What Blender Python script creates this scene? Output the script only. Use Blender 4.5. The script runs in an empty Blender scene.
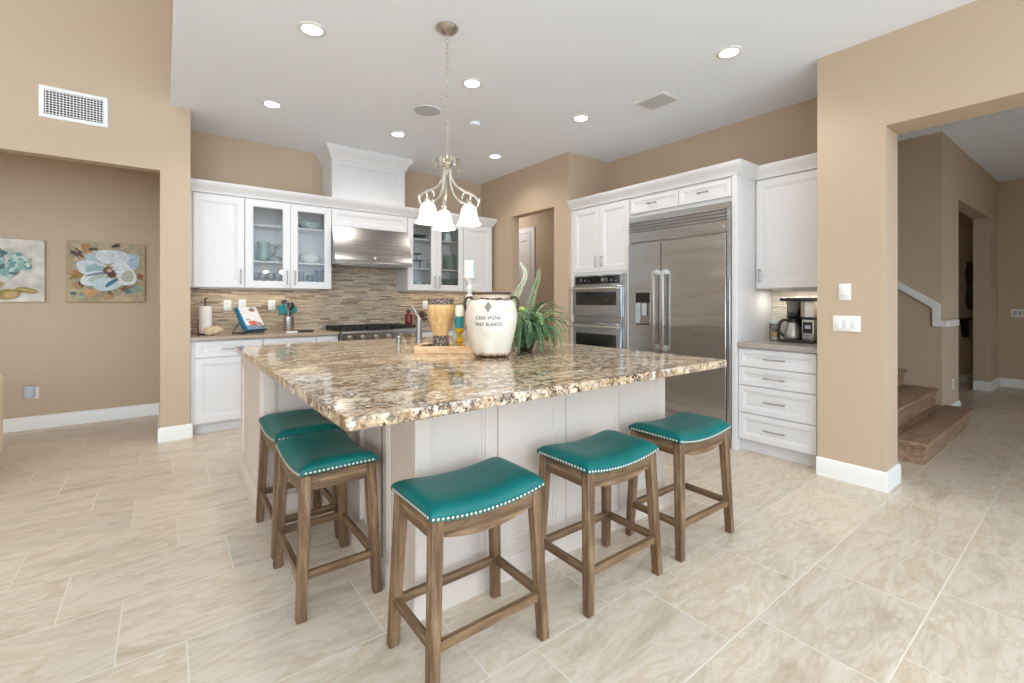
import bpy, bmesh, math, random
from mathutils import Vector, Matrix
random.seed(7)
SC = bpy.context.scene
COL = SC.collection
R = math.radians

# ------------------------------------------------------------------ camera
cam = bpy.data.cameras.new('camera')
cam.sensor_width = 36.0
cam.lens = 456.0 * 36.0 / 1024.0
cam.shift_y = -40.5 / 1024.0
cam.clip_start = 0.02
camo = bpy.data.objects.new('camera', cam)
COL.objects.link(camo)
camo.location = (0, 0, 1.27)
camo.rotation_euler = (R(90), 0, R(-37.4))
SC.camera = camo

# ------------------------------------------------------------------ world, daylight, exposure
W = bpy.data.worlds.new('World')
SC.world = W
W.use_nodes = True
bg = W.node_tree.nodes['Background']
bg.inputs['Color'].default_value = (0.74, 0.865, 1.0, 1)
bg.inputs['Strength'].default_value = 2.7
SC.view_settings.view_transform = 'Standard'
SC.view_settings.look = 'None'
SC.view_settings.gamma = 1.0
SC.view_settings.use_curve_mapping = False
SC.view_settings.exposure = 0.68
try:
    SC.cycles.use_denoising = True
    SC.cycles.max_bounces = 10
    SC.cycles.diffuse_bounces = 6
    SC.cycles.sample_clamp_indirect = 6.0
    SC.cycles.caustics_reflective = False
    SC.cycles.caustics_refractive = False
except Exception:
    pass
CAN_W, PEND_W = 17.0, 1.5

# ------------------------------------------------------------------ materials
MATS = {}
def nodes(name):
    m = bpy.data.materials.new(name); m.use_nodes = True
    nt = m.node_tree
    return m, nt, nt.nodes['Principled BSDF']
def srgb(r, g, b):
    f = lambda c: (c / 12.92) if c <= 0.04045 else ((c + 0.055) / 1.055) ** 2.4
    return (f(r / 255), f(g / 255), f(b / 255), 1)
class NT:
    def __init__(s, nt): s.nt = nt
    def n(s, t, **k):
        x = s.nt.nodes.new(t)
        for a, b in k.items():
            if a.startswith('i_'):
                x.inputs[a[2:].replace('_', ' ')].default_value = b
            else: setattr(x, a, b)
        return x
    def l(s, a, b): s.nt.links.new(a, b)
    def math(s, op, a, b=None, c=None):
        x = s.n('ShaderNodeMath', operation=op)
        for i, v in enumerate((a, b, c)):
            if v is None: continue
            if isinstance(v, (int, float)): x.inputs[i].default_value = v
            else: s.l(v, x.inputs[i])
        return x.outputs[0]
    def coord(s, scale=(1, 1, 1), rot=(0, 0, 0)):
        tc = s.n('ShaderNodeTexCoord'); mp = s.n('ShaderNodeMapping')
        mp.inputs['Scale'].default_value = scale; mp.inputs['Rotation'].default_value = rot
        s.l(tc.outputs['Object'], mp.inputs['Vector']); return mp.outputs['Vector']
    def noise(s, vec, scale, detail=4, rough=0.5, dist=0.0):
        x = s.n('ShaderNodeTexNoise'); x.inputs['Scale'].default_value = scale
        x.inputs['Detail'].default_value = detail; x.inputs['Roughness'].default_value = rough
        x.inputs['Distortion'].default_value = dist
        s.l(vec, x.inputs['Vector']); return x.outputs['Fac']
    def ramp(s, fac, stops, interp='LINEAR'):
        x = s.n('ShaderNodeValToRGB'); cr = x.color_ramp; cr.interpolation = interp
        while len(cr.elements) < len(stops): cr.elements.new(0.5)
        for e, (p, c) in zip(cr.elements, stops):
            e.position = p; e.color = c if len(c) == 4 else (*c, 1)
        s.l(fac, x.inputs['Fac']); return x.outputs['Color']
    def mix(s, fac, a, b, mode='MIX'):
        x = s.n('ShaderNodeMix', data_type='RGBA', blend_type=mode)
        for sock, v in ((x.inputs[0], fac), (x.inputs[6], a), (x.inputs[7], b)):
            if isinstance(v, (int, float)): sock.default_value = v
            elif isinstance(v, tuple): sock.default_value = v
            else: s.l(v, sock)
        return x.outputs[2]
    def bump(s, h, strength, dist, bsdf):
        b = s.n('ShaderNodeBump'); b.inputs['Strength'].default_value = strength
        b.inputs['Distance'].default_value = dist
        s.l(h, b.inputs['Height']); s.l(b.outputs['Normal'], bsdf.inputs['Normal'])

def plain(name, col, rough=0.5, metal=0.0, var=0.06, vscale=8, coat=0.0, bumpy=0.0, spec=None, bscale=None):
    m, nt, b = nodes(name); N = NT(nt)
    v = N.coord()
    f = N.noise(v, vscale, 3)
    lo = tuple(c * (1 - var) for c in col[:3]) + (1,)
    hi = tuple(min(1, c * (1 + var)) for c in col[:3]) + (1,)
    N.l(N.ramp(f, [(0.3, lo), (0.7, hi)]), b.inputs['Base Color'])
    b.inputs['Roughness'].default_value = rough
    b.inputs['Metallic'].default_value = metal
    if coat: b.inputs['Coat Weight'].default_value = coat
    if spec is not None: b.inputs['Specular IOR Level'].default_value = spec
    if bumpy: N.bump(N.noise(v, bscale or vscale * 10, 3), bumpy, 0.002, b)
    MATS[name] = m
    return m

M_paint = plain('tan_wall_paint', srgb(193, 171, 146), 0.75, var=0.012, vscale=1.5, bumpy=0.06, bscale=160)
M_ceil = plain('ceiling_paint', srgb(240, 246, 254), 0.8, var=0.008, vscale=1.5, bumpy=0.05, bscale=140)
M_white = plain('white_cabinet_paint', srgb(222, 221, 221), 0.35, var=0.01, vscale=3)
M_trim = plain('white_trim_paint', srgb(236, 234, 230), 0.4, var=0.01, vscale=3)
M_island = plain('island_cabinet_paint', srgb(213, 199, 187), 0.4, var=0.012, vscale=3)
M_nickel = plain('brushed_nickel', (0.55, 0.52, 0.48, 1), 0.3, 1.0, var=0.05, vscale=40)
M_pull = plain('satin_pull_metal', (0.36, 0.34, 0.32, 1), 0.32, 1.0, var=0.05, vscale=40)
M_dnickel = plain('dark_nickel', (0.30, 0.28, 0.26, 1), 0.35, 1.0, var=0.05, vscale=40)
M_silver = plain('antique_silver_metal', (0.62, 0.58, 0.51, 1), 0.33, 1.0, var=0.15, vscale=30)
M_black = plain('black_plastic', (0.012, 0.012, 0.013, 1), 0.3, var=0.1)
M_castiron = plain('cast_iron', (0.018, 0.017, 0.017, 1), 0.6, var=0.2, vscale=30)
M_blackglass = plain('black_oven_glass', (0.010, 0.012, 0.012, 1), 0.06, var=0.05, spec=0.8)
M_shadow = plain('cavity_shade_colour', (0.02, 0.02, 0.02, 1), 0.8, var=0.05)  # dark colour standing in for the shade inside ducts and slots
M_plate = plain('white_plastic', srgb(238, 237, 234), 0.4, var=0.01)
M_gray = plain('grey_device_plastic', srgb(190, 190, 205), 0.4, var=0.02)
M_quartz = None
M_nail = plain('pewter_nailheads', (0.62, 0.60, 0.54, 1), 0.28, 1.0, var=0.05, vscale=60)
M_whitecer = plain('white_ceramic', srgb(225, 225, 218), 0.25, var=0.03)
M_greencer = plain('sage_green_ceramic', srgb(112, 152, 134), 0.2, var=0.06)
M_tealglass = plain('teal_glass', srgb(0, 74, 96), 0.2, var=0.1, spec=0.4)
M_blueglass = plain('deep_blue_glass', srgb(0, 62, 96), 0.2, var=0.2, vscale=40)
M_paleglass = plain('pale_aqua_glass', srgb(190, 210, 212), 0.08, var=0.05, spec=0.8)
M_smoke = plain('smoky_clear_glass', srgb(112, 112, 108), 0.1, var=0.15, vscale=30, spec=0.7)
M_darkgreen = plain('dark_green_ceramic', srgb(60, 75, 66), 0.3, var=0.1)
M_palegreen = plain('pale_green_ceramic', srgb(165, 190, 178), 0.2, var=0.04)
M_pewter = plain('dark_pewter', (0.10, 0.105, 0.11, 1), 0.35, 0.8, var=0.1)
M_paper = plain('paper_towel', srgb(240, 232, 226), 0.9, var=0.02, vscale=30, bumpy=0.3, bscale=120)
M_rope = plain('cream_woven_fibre', srgb(205, 182, 150), 0.9, var=0.2, vscale=60, bumpy=0.6, bscale=90)
M_teal = plain('teal_silicone', srgb(20, 130, 130), 0.5, var=0.08)
M_traywood = None
M_turq = plain('turquoise_wax', srgb(50, 140, 150), 0.5, var=0.06, vscale=30)
M_wax = plain('ivory_wax', srgb(240, 232, 215), 0.5, var=0.03, vscale=20)
M_aqwax = plain('pale_aqua_wax', srgb(186, 204, 194), 0.5, var=0.05, vscale=20)
M_yellow = plain('mustard_ceramic', srgb(200, 160, 25), 0.3, var=0.15, vscale=25)
M_red = plain('red_glass', srgb(105, 22, 18), 0.15, var=0.15, vscale=30)
M_herb = plain('dried_herb', srgb(95, 70, 50), 0.8, var=0.4, vscale=60)
M_darkwood = plain('dark_walnut', srgb(46, 34, 28), 0.4, var=0.2, vscale=12)
M_cream = plain('cream_upholstery', srgb(225, 215, 190), 0.85, var=0.03, vscale=20, bumpy=0.2, bscale=200)
M_book = plain('book_blue_cloth', srgb(25, 110, 150), 0.5, var=0.06)
M_doorp = plain('interior_door_paint', srgb(226, 222, 220), 0.4, var=0.01)
M_potbrown = plain('dark_brown_pot', srgb(62, 44, 34), 0.45, var=0.15, vscale=15)
M_soil = plain('potting_soil', srgb(48, 36, 28), 0.95, var=0.3, vscale=40)
M_lime = plain('lime_green_petals', srgb(165, 185, 85), 0.6, var=0.15, vscale=40)

def steel(name, col=(0.52, 0.545, 0.57, 1), rough=0.24, along='Y', wavy=0.0):
    m, nt, b = nodes(name); N = NT(nt)
    sc = {'Y': (240, 3, 240), 'X': (3, 240, 240), 'Z': (240, 240, 3)}[along]
    f = N.noise(N.coord(sc), 1.0, 3)
    b.inputs['Metallic'].default_value = 1.0
    N.l(N.ramp(f, [(0.3, tuple(c * 0.93 for c in col[:3])), (0.7, tuple(min(1, c * 1.06) for c in col[:3]))]), b.inputs['Base Color'])
    r = N.math('MULTIPLY_ADD', f, 0.14, rough - 0.07)
    N.l(r, b.inputs['Roughness'])
    if wavy:
        w = N.noise(N.coord((1.0, 1.1, 5.5)), 1.0, 1.5)
        bp = N.n('ShaderNodeBump'); bp.inputs['Strength'].default_value = wavy; bp.inputs['Distance'].default_value = 0.05
        N.l(w, bp.inputs['Height']); N.l(bp.outputs['Normal'], b.inputs['Normal'])
    MATS[name] = m
    return m
M_steel = steel('stainless_steel', wavy=0.35)
M_steelx = steel('stainless_steel_hood', col=(0.30, 0.288, 0.275, 1), along='X', rough=0.27)
M_steeld = steel('stainless_steel_trim', col=(0.42, 0.41, 0.39, 1), rough=0.3)

def mk_granite():
    m, nt, b = nodes('golden_brown_granite'); N = NT(nt)
    v = N.coord((1.0, 1.9, 1.0), (0, 0, R(38)))
    p = N.coord()
    big = N.noise(v, 2.4, 10, 0.66, 0.9)
    base = N.ramp(big, [(0.28, srgb(86, 60, 42)), (0.38, srgb(146, 110, 76)), (0.45, srgb(200, 172, 134)), (0.52, srgb(228, 212, 186)),
                        (0.58, srgb(190, 158, 118)), (0.64, srgb(226, 214, 196)), (0.74, srgb(176, 134, 88))])
    gold = N.noise(N.coord((1, 1.3, 1), (0, 0, R(-20))), 5.0, 9, 0.7, 0.6)
    c = N.mix(N.ramp(gold, [(0.54, (0, 0, 0)), (0.68, (0.6, 0.6, 0.6))]), base, srgb(184, 138, 86))
    wh = N.noise(p, 14, 8, 0.7)
    c = N.mix(N.ramp(wh, [(0.54, (0, 0, 0)), (0.62, (0.75, 0.75, 0.75))]), c, srgb(238, 233, 224))
    tan = N.noise(N.coord((1, 1, 1), (0.4, 0.2, 0.3)), 26, 8, 0.72)
    c = N.mix(N.ramp(tan, [(0.53, (0, 0, 0)), (0.60, (0.8, 0.8, 0.8))]), c, srgb(134, 104, 78))
    field = N.noise(v, 3.6, 7, 0.66, 0.7)
    fm = N.ramp(field, [(0.42, (0.18, 0.18, 0.18)), (0.54, (1, 1, 1))])
    gy = N.noise(p, 24, 7, 0.72)
    c = N.mix(N.math('MULTIPLY', N.ramp(gy, [(0.53, (0, 0, 0)), (0.60, (0.85, 0.85, 0.85))]), fm), c, srgb(124, 120, 114))
    br = N.noise(N.coord((1, 1, 1), (0.9, 0.1, 0.6)), 32, 8, 0.74)
    c = N.mix(N.math('MULTIPLY', N.ramp(br, [(0.52, (0, 0, 0)), (0.58, (0.9, 0.9, 0.9))]), fm), c, srgb(92, 62, 46))
    dk = N.noise(N.coord((1, 1, 1), (0.3, 0.8, 0.2)), 50, 8, 0.77)
    c = N.mix(N.math('MULTIPLY', N.ramp(dk, [(0.53, (0, 0, 0)), (0.565, (1, 1, 1))]), fm), c, srgb(40, 34, 32))
    N.l(c, b.inputs['Base Color'])
    b.inputs['Roughness'].default_value = 0.08
    b.inputs['Specular IOR Level'].default_value = 0.5
    MATS['granite'] = m; return m
M_granite = mk_granite()

def mk_floor():
    m, nt, b = nodes('travertine_floor_tile'); N = NT(nt)
    tc = N.n('ShaderNodeTexCoord'); sp = N.n('ShaderNodeSeparateXYZ')
    N.l(tc.outputs['Object'], sp.inputs[0])
    x, y = sp.outputs[0], sp.outputs[1]
    ry = N.math('DIVIDE', N.math('SUBTRACT', y, 0.032 - 4.125), 0.4125)
    row = N.math('FLOOR', ry); fy = N.math('FRACT', ry)
    # rows step by a third of a tile
    rx = N.math('ADD', N.math('DIVIDE', N.math('SUBTRACT', x, 0.062 - 12.1), 0.605), N.math('MULTIPLY', N.math('SUBTRACT', row, 17.0), 0.3367))
    colm = N.math('FLOOR', rx); fx = N.math('FRACT', rx)
    ex = N.math('MULTIPLY', N.math('MINIMUM', fx, N.math('SUBTRACT', 1.0, fx)), 0.605)
    ey = N.math('MULTIPLY', N.math('MINIMUM', fy, N.math('SUBTRACT', 1.0, fy)), 0.4125)
    d = N.math('MINIMUM', ex, ey)
    grout = N.n('ShaderNodeMapRange'); grout.inputs['From Min'].default_value = 0.0020; grout.inputs['From Max'].default_value = 0.0034
    N.l(d, grout.inputs['Value'])
    cv = N.n('ShaderNodeCombineXYZ'); N.l(colm, cv.inputs[0]); N.l(row, cv.inputs[1])
    wn = N.n('ShaderNodeTexWhiteNoise', noise_dimensions='2D'); N.l(cv.outputs[0], wn.inputs['Vector'])
    off = N.n('ShaderNodeVectorMath', operation='MULTIPLY_ADD')
    N.l(wn.outputs['Color'], off.inputs[0]); off.inputs[1].default_value = (40, 40, 40)
    N.l(tc.outputs['Object'], off.inputs[2])
    mp = N.n('ShaderNodeMapping'); mp.inputs['Scale'].default_value = (1.0, 3.2, 1.0); mp.inputs['Rotation'].default_value = (0, 0, R(12))
    N.l(off.outputs[0], mp.inputs['Vector'])
    ve = N.noise(mp.outputs['Vector'], 2.0, 9, 0.66, 0.7)
    c = N.ramp(ve, [(0.28, srgb(182, 164, 140)), (0.40, srgb(205, 190, 168)), (0.50, srgb(220, 207, 189)), (0.58, srgb(209, 191, 165)), (0.66, srgb(224, 213, 197)), (0.76, srgb(236, 229, 218))])
    fine = N.noise(mp.outputs['Vector'], 8, 8, 0.7, 1.0)
    c = N.mix(N.ramp(fine, [(0.52, (0, 0, 0)), (0.72, (0.5, 0.5, 0.5))]), c, srgb(194, 174, 148))
    vein = N.noise(mp.outputs['Vector'], 1.6, 6, 0.6, 0.9)
    vm = N.ramp(vein, [(0.470, (0, 0, 0)), (0.50, (0.28, 0.28, 0.28)), (0.53, (0, 0, 0))])
    c = N.mix(vm, c, srgb(172, 146, 118))
    tint = N.ramp(wn.outputs['Value'], [(0.0, (0.92, 0.92, 0.925)), (1.0, (1.05, 1.04, 1.03))])
    c = N.mix(1.0, c, tint, 'MULTIPLY')
    c = N.mix(grout.outputs[0], srgb(226, 216, 200), c)
    N.l(c, b.inputs['Base Color'])
    N.l(N.math('MULTIPLY_ADD', ve, 0.25, 0.20), b.inputs['Roughness'])
    N.bump(grout.outputs[0], 0.35, 0.002, b)
    MATS['floor'] = m; return m
M_floor = mk_floor()

def mk_splash(name, axis, tones):
    m, nt, b = nodes(name); N = NT(nt)
    tc = N.n('ShaderNodeTexCoord'); sp = N.n('ShaderNodeSeparateXYZ'); N.l(tc.outputs['Object'], sp.inputs[0])
    u, z = sp.outputs[axis], sp.outputs[2]
    rz = N.math('DIVIDE', z, 0.0165); row = N.math('FLOOR', rz); fz = N.math('FRACT', rz)
    w1 = N.n('ShaderNodeTexWhiteNoise', noise_dimensions='1D'); N.l(row, w1.inputs['W'])
    wid = N.math('MULTIPLY_ADD', w1.outputs['Value'], 0.14, 0.10)
    ru = N.math('ADD', N.math('DIVIDE', u, wid), N.math('MULTIPLY', w1.outputs['Value'], 37.3))
    cu = N.math('FLOOR', ru); fu = N.math('FRACT', ru)
    cv = N.n('ShaderNodeCombineXYZ'); N.l(cu, cv.inputs[0]); N.l(row, cv.inputs[1])
    w2 = N.n('ShaderNodeTexWhiteNoise', noise_dimensions='2D'); N.l(cv.outputs[0], w2.inputs['Vector'])
    n = len(tones)
    c = N.ramp(w2.outputs['Value'], [(i / n, t) for i, t in enumerate(tones)], 'CONSTANT')
    st = N.noise(N.coord((6, 6, 60)), 1.5, 6, 0.65)
    c = N.mix(1.0, c, N.ramp(st, [(0.3, (0.78, 0.76, 0.73)), (0.7, (1.15, 1.13, 1.1))]), 'MULTIPLY')
    ez = N.math('MULTIPLY', N.math('MINIMUM', fz, N.math('SUBTRACT', 1.0, fz)), 0.0165)
    eu = N.math('MULTIPLY', N.math('MINIMUM', fu, N.math('SUBTRACT', 1.0, fu)), 0.16)
    g = N.n('ShaderNodeMapRange'); g.inputs['From Min'].default_value = 0.0006; g.inputs['From Max'].default_value = 0.0016
    N.l(N.math('MINIMUM', ez, eu), g.inputs['Value'])
    c = N.mix(g.outputs[0], srgb(120, 100, 80), c)
    N.l(c, b.inputs['Base Color'])
    b.inputs['Roughness'].default_value = 0.4
    hgt = N.math('MULTIPLY', g.outputs[0], N.math('MULTIPLY_ADD', w2.outputs['Value'], 0.6, 0.4))
    N.bump(hgt, 0.5, 0.004, b)
    MATS[name] = m; return m
T1 = [srgb(198, 180, 156), srgb(176, 158, 136), srgb(210, 194, 170), srgb(162, 146, 128), srgb(188, 170, 146), srgb(180, 162, 138), srgb(214, 200, 178), srgb(174, 164, 150), srgb(140, 122, 106), srgb(196, 182, 160), srgb(204, 186, 160), srgb(188, 176, 158)]
T2 = [srgb(222, 218, 208), srgb(206, 200, 188), srgb(228, 224, 214), srgb(196, 192, 182), srgb(214, 208, 196), srgb(220, 216, 204)]
M_splash = mk_splash('strip_stone_mosaic', 0, T1)
M_splash2 = mk_splash('pale_strip_stone_mosaic', 1, T2)

def wood(name, stops, sc, rough=0.5, fine=1.0):
    m, nt, b = nodes(name); N = NT(nt)
    v = N.coord(sc)
    g = N.noise(v, 1.0, 7, 0.65, 0.4)
    c = N.ramp(g, stops)
    g2 = N.noise(N.coord(tuple(s * 3 for s in sc)), 1.0, 4, 0.7)
    c = N.mix(1.0, c, N.ramp(g2, [(0.35, (0.80, 0.80, 0.80)), (0.7, (1.12, 1.12, 1.12))]), 'MULTIPLY')
    N.l(c, b.inputs['Base Color']); b.inputs['Roughness'].default_value = rough
    N.bump(g2, 0.15, 0.002, b)
    MATS[name] = m; return m
WST = [(0.28, srgb(66, 47, 32)), (0.44, srgb(104, 77, 52)), (0.58, srgb(132, 102, 72)), (0.74, srgb(160, 136, 108))]
M_woodv = wood('weathered_oak_upright', WST, (38, 38, 3.5))
M_woodx = wood('weathered_oak_lengthwise', WST, (3.5, 38, 38))
M_woody = wood('weathered_oak_crosswise', WST, (38, 3.5, 38))
STN = [(0.30, srgb(120, 92, 72)), (0.5, srgb(156, 124, 98)), (0.72, srgb(176, 146, 118))]
M_stair = wood('stair_oak', STN, (3, 30, 30), 0.45)
M_traywood = wood('light_mango_wood', [(0.3, srgb(214, 168, 118)), (0.5, srgb(232, 194, 146)), (0.72, srgb(240, 212, 172))], (5, 5, 40), 0.55)
M_reed = wood('honey_reed_veneer', [(0.3, srgb(200, 152, 88)), (0.5, srgb(222, 184, 124)), (0.7, srgb(236, 208, 158))], (60, 60, 2.5), 0.45)

def mk_leather():
    m, nt, b = nodes('teal_leather'); N = NT(nt)
    f = N.noise(N.coord(), 7, 4)
    N.l(N.ramp(f, [(0.3, srgb(0, 92, 88)), (0.7, srgb(2, 108, 103))]), b.inputs['Base Color'])
    b.inputs['Roughness'].default_value = 0.40
    b.inputs['Specular IOR Level'].default_value = 0.35
    vo = N.n('ShaderNodeTexVoronoi'); vo.inputs['Scale'].default_value = 320
    N.l(N.coord(), vo.inputs['Vector'])
    N.bump(vo.outputs['Distance'], 0.12, 0.001, b)
    return m
M_leather = mk_leather()

def mk_quartz():
    m, nt, b = nodes('taupe_quartz'); N = NT(nt)
    f = N.noise(N.coord(), 120, 4, 0.7)
    N.l(N.ramp(f, [(0.35, srgb(150, 132, 112)), (0.65, srgb(186, 168, 146))]), b.inputs['Base Color'])
    b.inputs['Roughness'].default_value = 0.2
    return m
M_quartz = mk_quartz()
def mk_quartz2():
    m, nt, b = nodes('grey_quartz'); N = NT(nt)
    f = N.noise(N.coord(), 120, 4, 0.7)
    N.l(N.ramp(f, [(0.35, srgb(152, 143, 136)), (0.65, srgb(178, 169, 161))]), b.inputs['Base Color'])
    b.inputs['Roughness'].default_value = 0.2
    return m
M_quartz2 = mk_quartz2()

def mk_glass():
    m = bpy.data.materials.new('clear_pane_glass'); m.use_nodes = True
    nt = m.node_tree; N = NT(nt); nt.nodes.remove(nt.nodes['Principled BSDF'])
    out = nt.nodes['Material Output']
    t = N.n('ShaderNodeBsdfTransparent'); t.inputs['Color'].default_value = (0.97, 0.97, 0.96, 1)
    g = N.n('ShaderNodeBsdfGlossy'); g.inputs['Roughness'].default_value = 0.02
    fr = N.n('ShaderNodeFresnel'); fr.inputs['IOR'].default_value = 1.5
    mx = N.n('ShaderNodeMixShader'); N.l(N.math('MULTIPLY', fr.outputs[0], 0.8), mx.inputs[0])
    N.l(t.outputs[0], mx.inputs[1]); N.l(g.outputs[0], mx.inputs[2]); N.l(mx.outputs[0], out.inputs['Surface'])
    return m
M_pane = mk_glass()

def emit(name, col, s):
    m, nt, b = nodes(name)
    b.inputs['Base Color'].default_value = (0.9, 0.9, 0.88, 1)
    b.inputs['Emission Color'].default_value = (*col, 1)
    b.inputs['Emission Strength'].default_value = s
    return m
M_canlens = emit('lit_downlight_lens', (1.0, 0.95, 0.86), 9.0)
M_shade = emit('lit_frosted_shade', (1.0, 0.93, 0.82), 1.6)
M_strip = emit('lit_strip', (1.0, 0.80, 0.42), 6.0)

def attr_mat(name, rough=0.7):
    m, nt, b = nodes(name); N = NT(nt)
    a = N.n('ShaderNodeVertexColor'); a.layer_name = 'Col'
    f = N.noise(N.coord((30, 30, 30)), 1.0, 5, 0.7)
    c = N.mix(1.0, a.outputs['Color'], N.ramp(f, [(0.3, (0.85, 0.85, 0.85)), (0.7, (1.12, 1.12, 1.12))]), 'MULTIPLY')
    N.l(c, b.inputs['Base Color']); b.inputs['Roughness'].default_value = rough
    return m
M_oil = attr_mat('oil_paint')
M_leafc = attr_mat('fern_green', 0.45)

def mk_jar():
    m, nt, b = nodes('crackled_cream_glaze'); N = NT(nt)
    tc = N.n('ShaderNodeTexCoord'); sp = N.n('ShaderNodeSeparateXYZ'); N.l(tc.outputs['Object'], sp.inputs[0])
    z = sp.outputs[2]
    wob = N.math('MULTIPLY_ADD', N.noise(N.coord((26, 26, 8)), 1.0, 5, 0.7), 0.05, -0.025)
    zz = N.math('ADD', z, wob)
    n1 = N.noise(N.coord((9, 9, 9)), 1.0, 5)
    body = N.ramp(n1, [(0.3, srgb(222, 210, 186)), (0.55, srgb(236, 229, 214)), (0.75, srgb(230, 220, 200))])
    # worn bare clay at the foot and at the shoulder line
    foot = N.n('ShaderNodeMapRange'); foot.inputs['From Min'].default_value = 0.012; foot.inputs['From Max'].default_value = 0.045
    N.l(zz, foot.inputs['Value'])
    footc = N.ramp(foot.outputs[0], [(0.0, srgb(70, 44, 28)), (0.5, srgb(190, 150, 104)), (1.0, srgb(236, 226, 204))])
    c = N.mix(foot.outputs[0], footc, body)
    d1 = N.math('ABSOLUTE', N.math('SUBTRACT', zz, 0.351))
    sh = N.math('LESS_THAN', d1, 0.005)
    c = N.mix(sh, c, srgb(84, 58, 40))
    nk = N.math('GREATER_THAN', zz, 0.357)
    c = N.mix(nk, c, srgb(206, 186, 160))
    N.l(c, b.inputs['Base Color']); b.inputs['Roughness'].default_value = 0.3
    return m
M_jar = mk_jar()
M_jarrim = plain('dark_bronze_rim', srgb(78, 58, 46), 0.4, 0.3, var=0.2, vscale=30)
M_ink = plain('faded_black_ink', srgb(34, 31, 30), 0.7, var=0.3, vscale=80)
M_inkgray = plain('taupe_ink', srgb(150, 138, 122), 0.7, var=0.2, vscale=60)
def mk_carved():
    m, nt, b = nodes('carved_grey_bone_band'); N = NT(nt)
    vo = N.n('ShaderNodeTexVoronoi'); vo.inputs['Scale'].default_value = 75; N.l(N.coord(), vo.inputs['Vector'])
    N.l(N.ramp(vo.outputs['Distance'], [(0.15, srgb(190, 176, 158)), (0.5, srgb(90, 78, 68))]), b.inputs['Base Color'])
    N.bump(vo.outputs['Distance'], 0.5, 0.003, b)
    b.inputs['Roughness'].default_value = 0.5
    return m
M_carved = mk_carved()
M_distress = plain('distressed_white_paint', srgb(210, 212, 206), 0.6, var=0.12, vscale=35)

# ------------------------------------------------------------------ mesh helpers
ORG = {}
def fS(F): return lambda u, v, n: (u, F - n, v)       # face looking south (-Y)
def fW(F): return lambda u, v, n: (F - n, u, v)       # face looking west  (-X)
def fE(F): return lambda u, v, n: (F + n, u, v)
def fN(F): return lambda u, v, n: (u, F + n, v)
def fD(F): return lambda u, v, n: (u, v, F - n)       # face looking down

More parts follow.
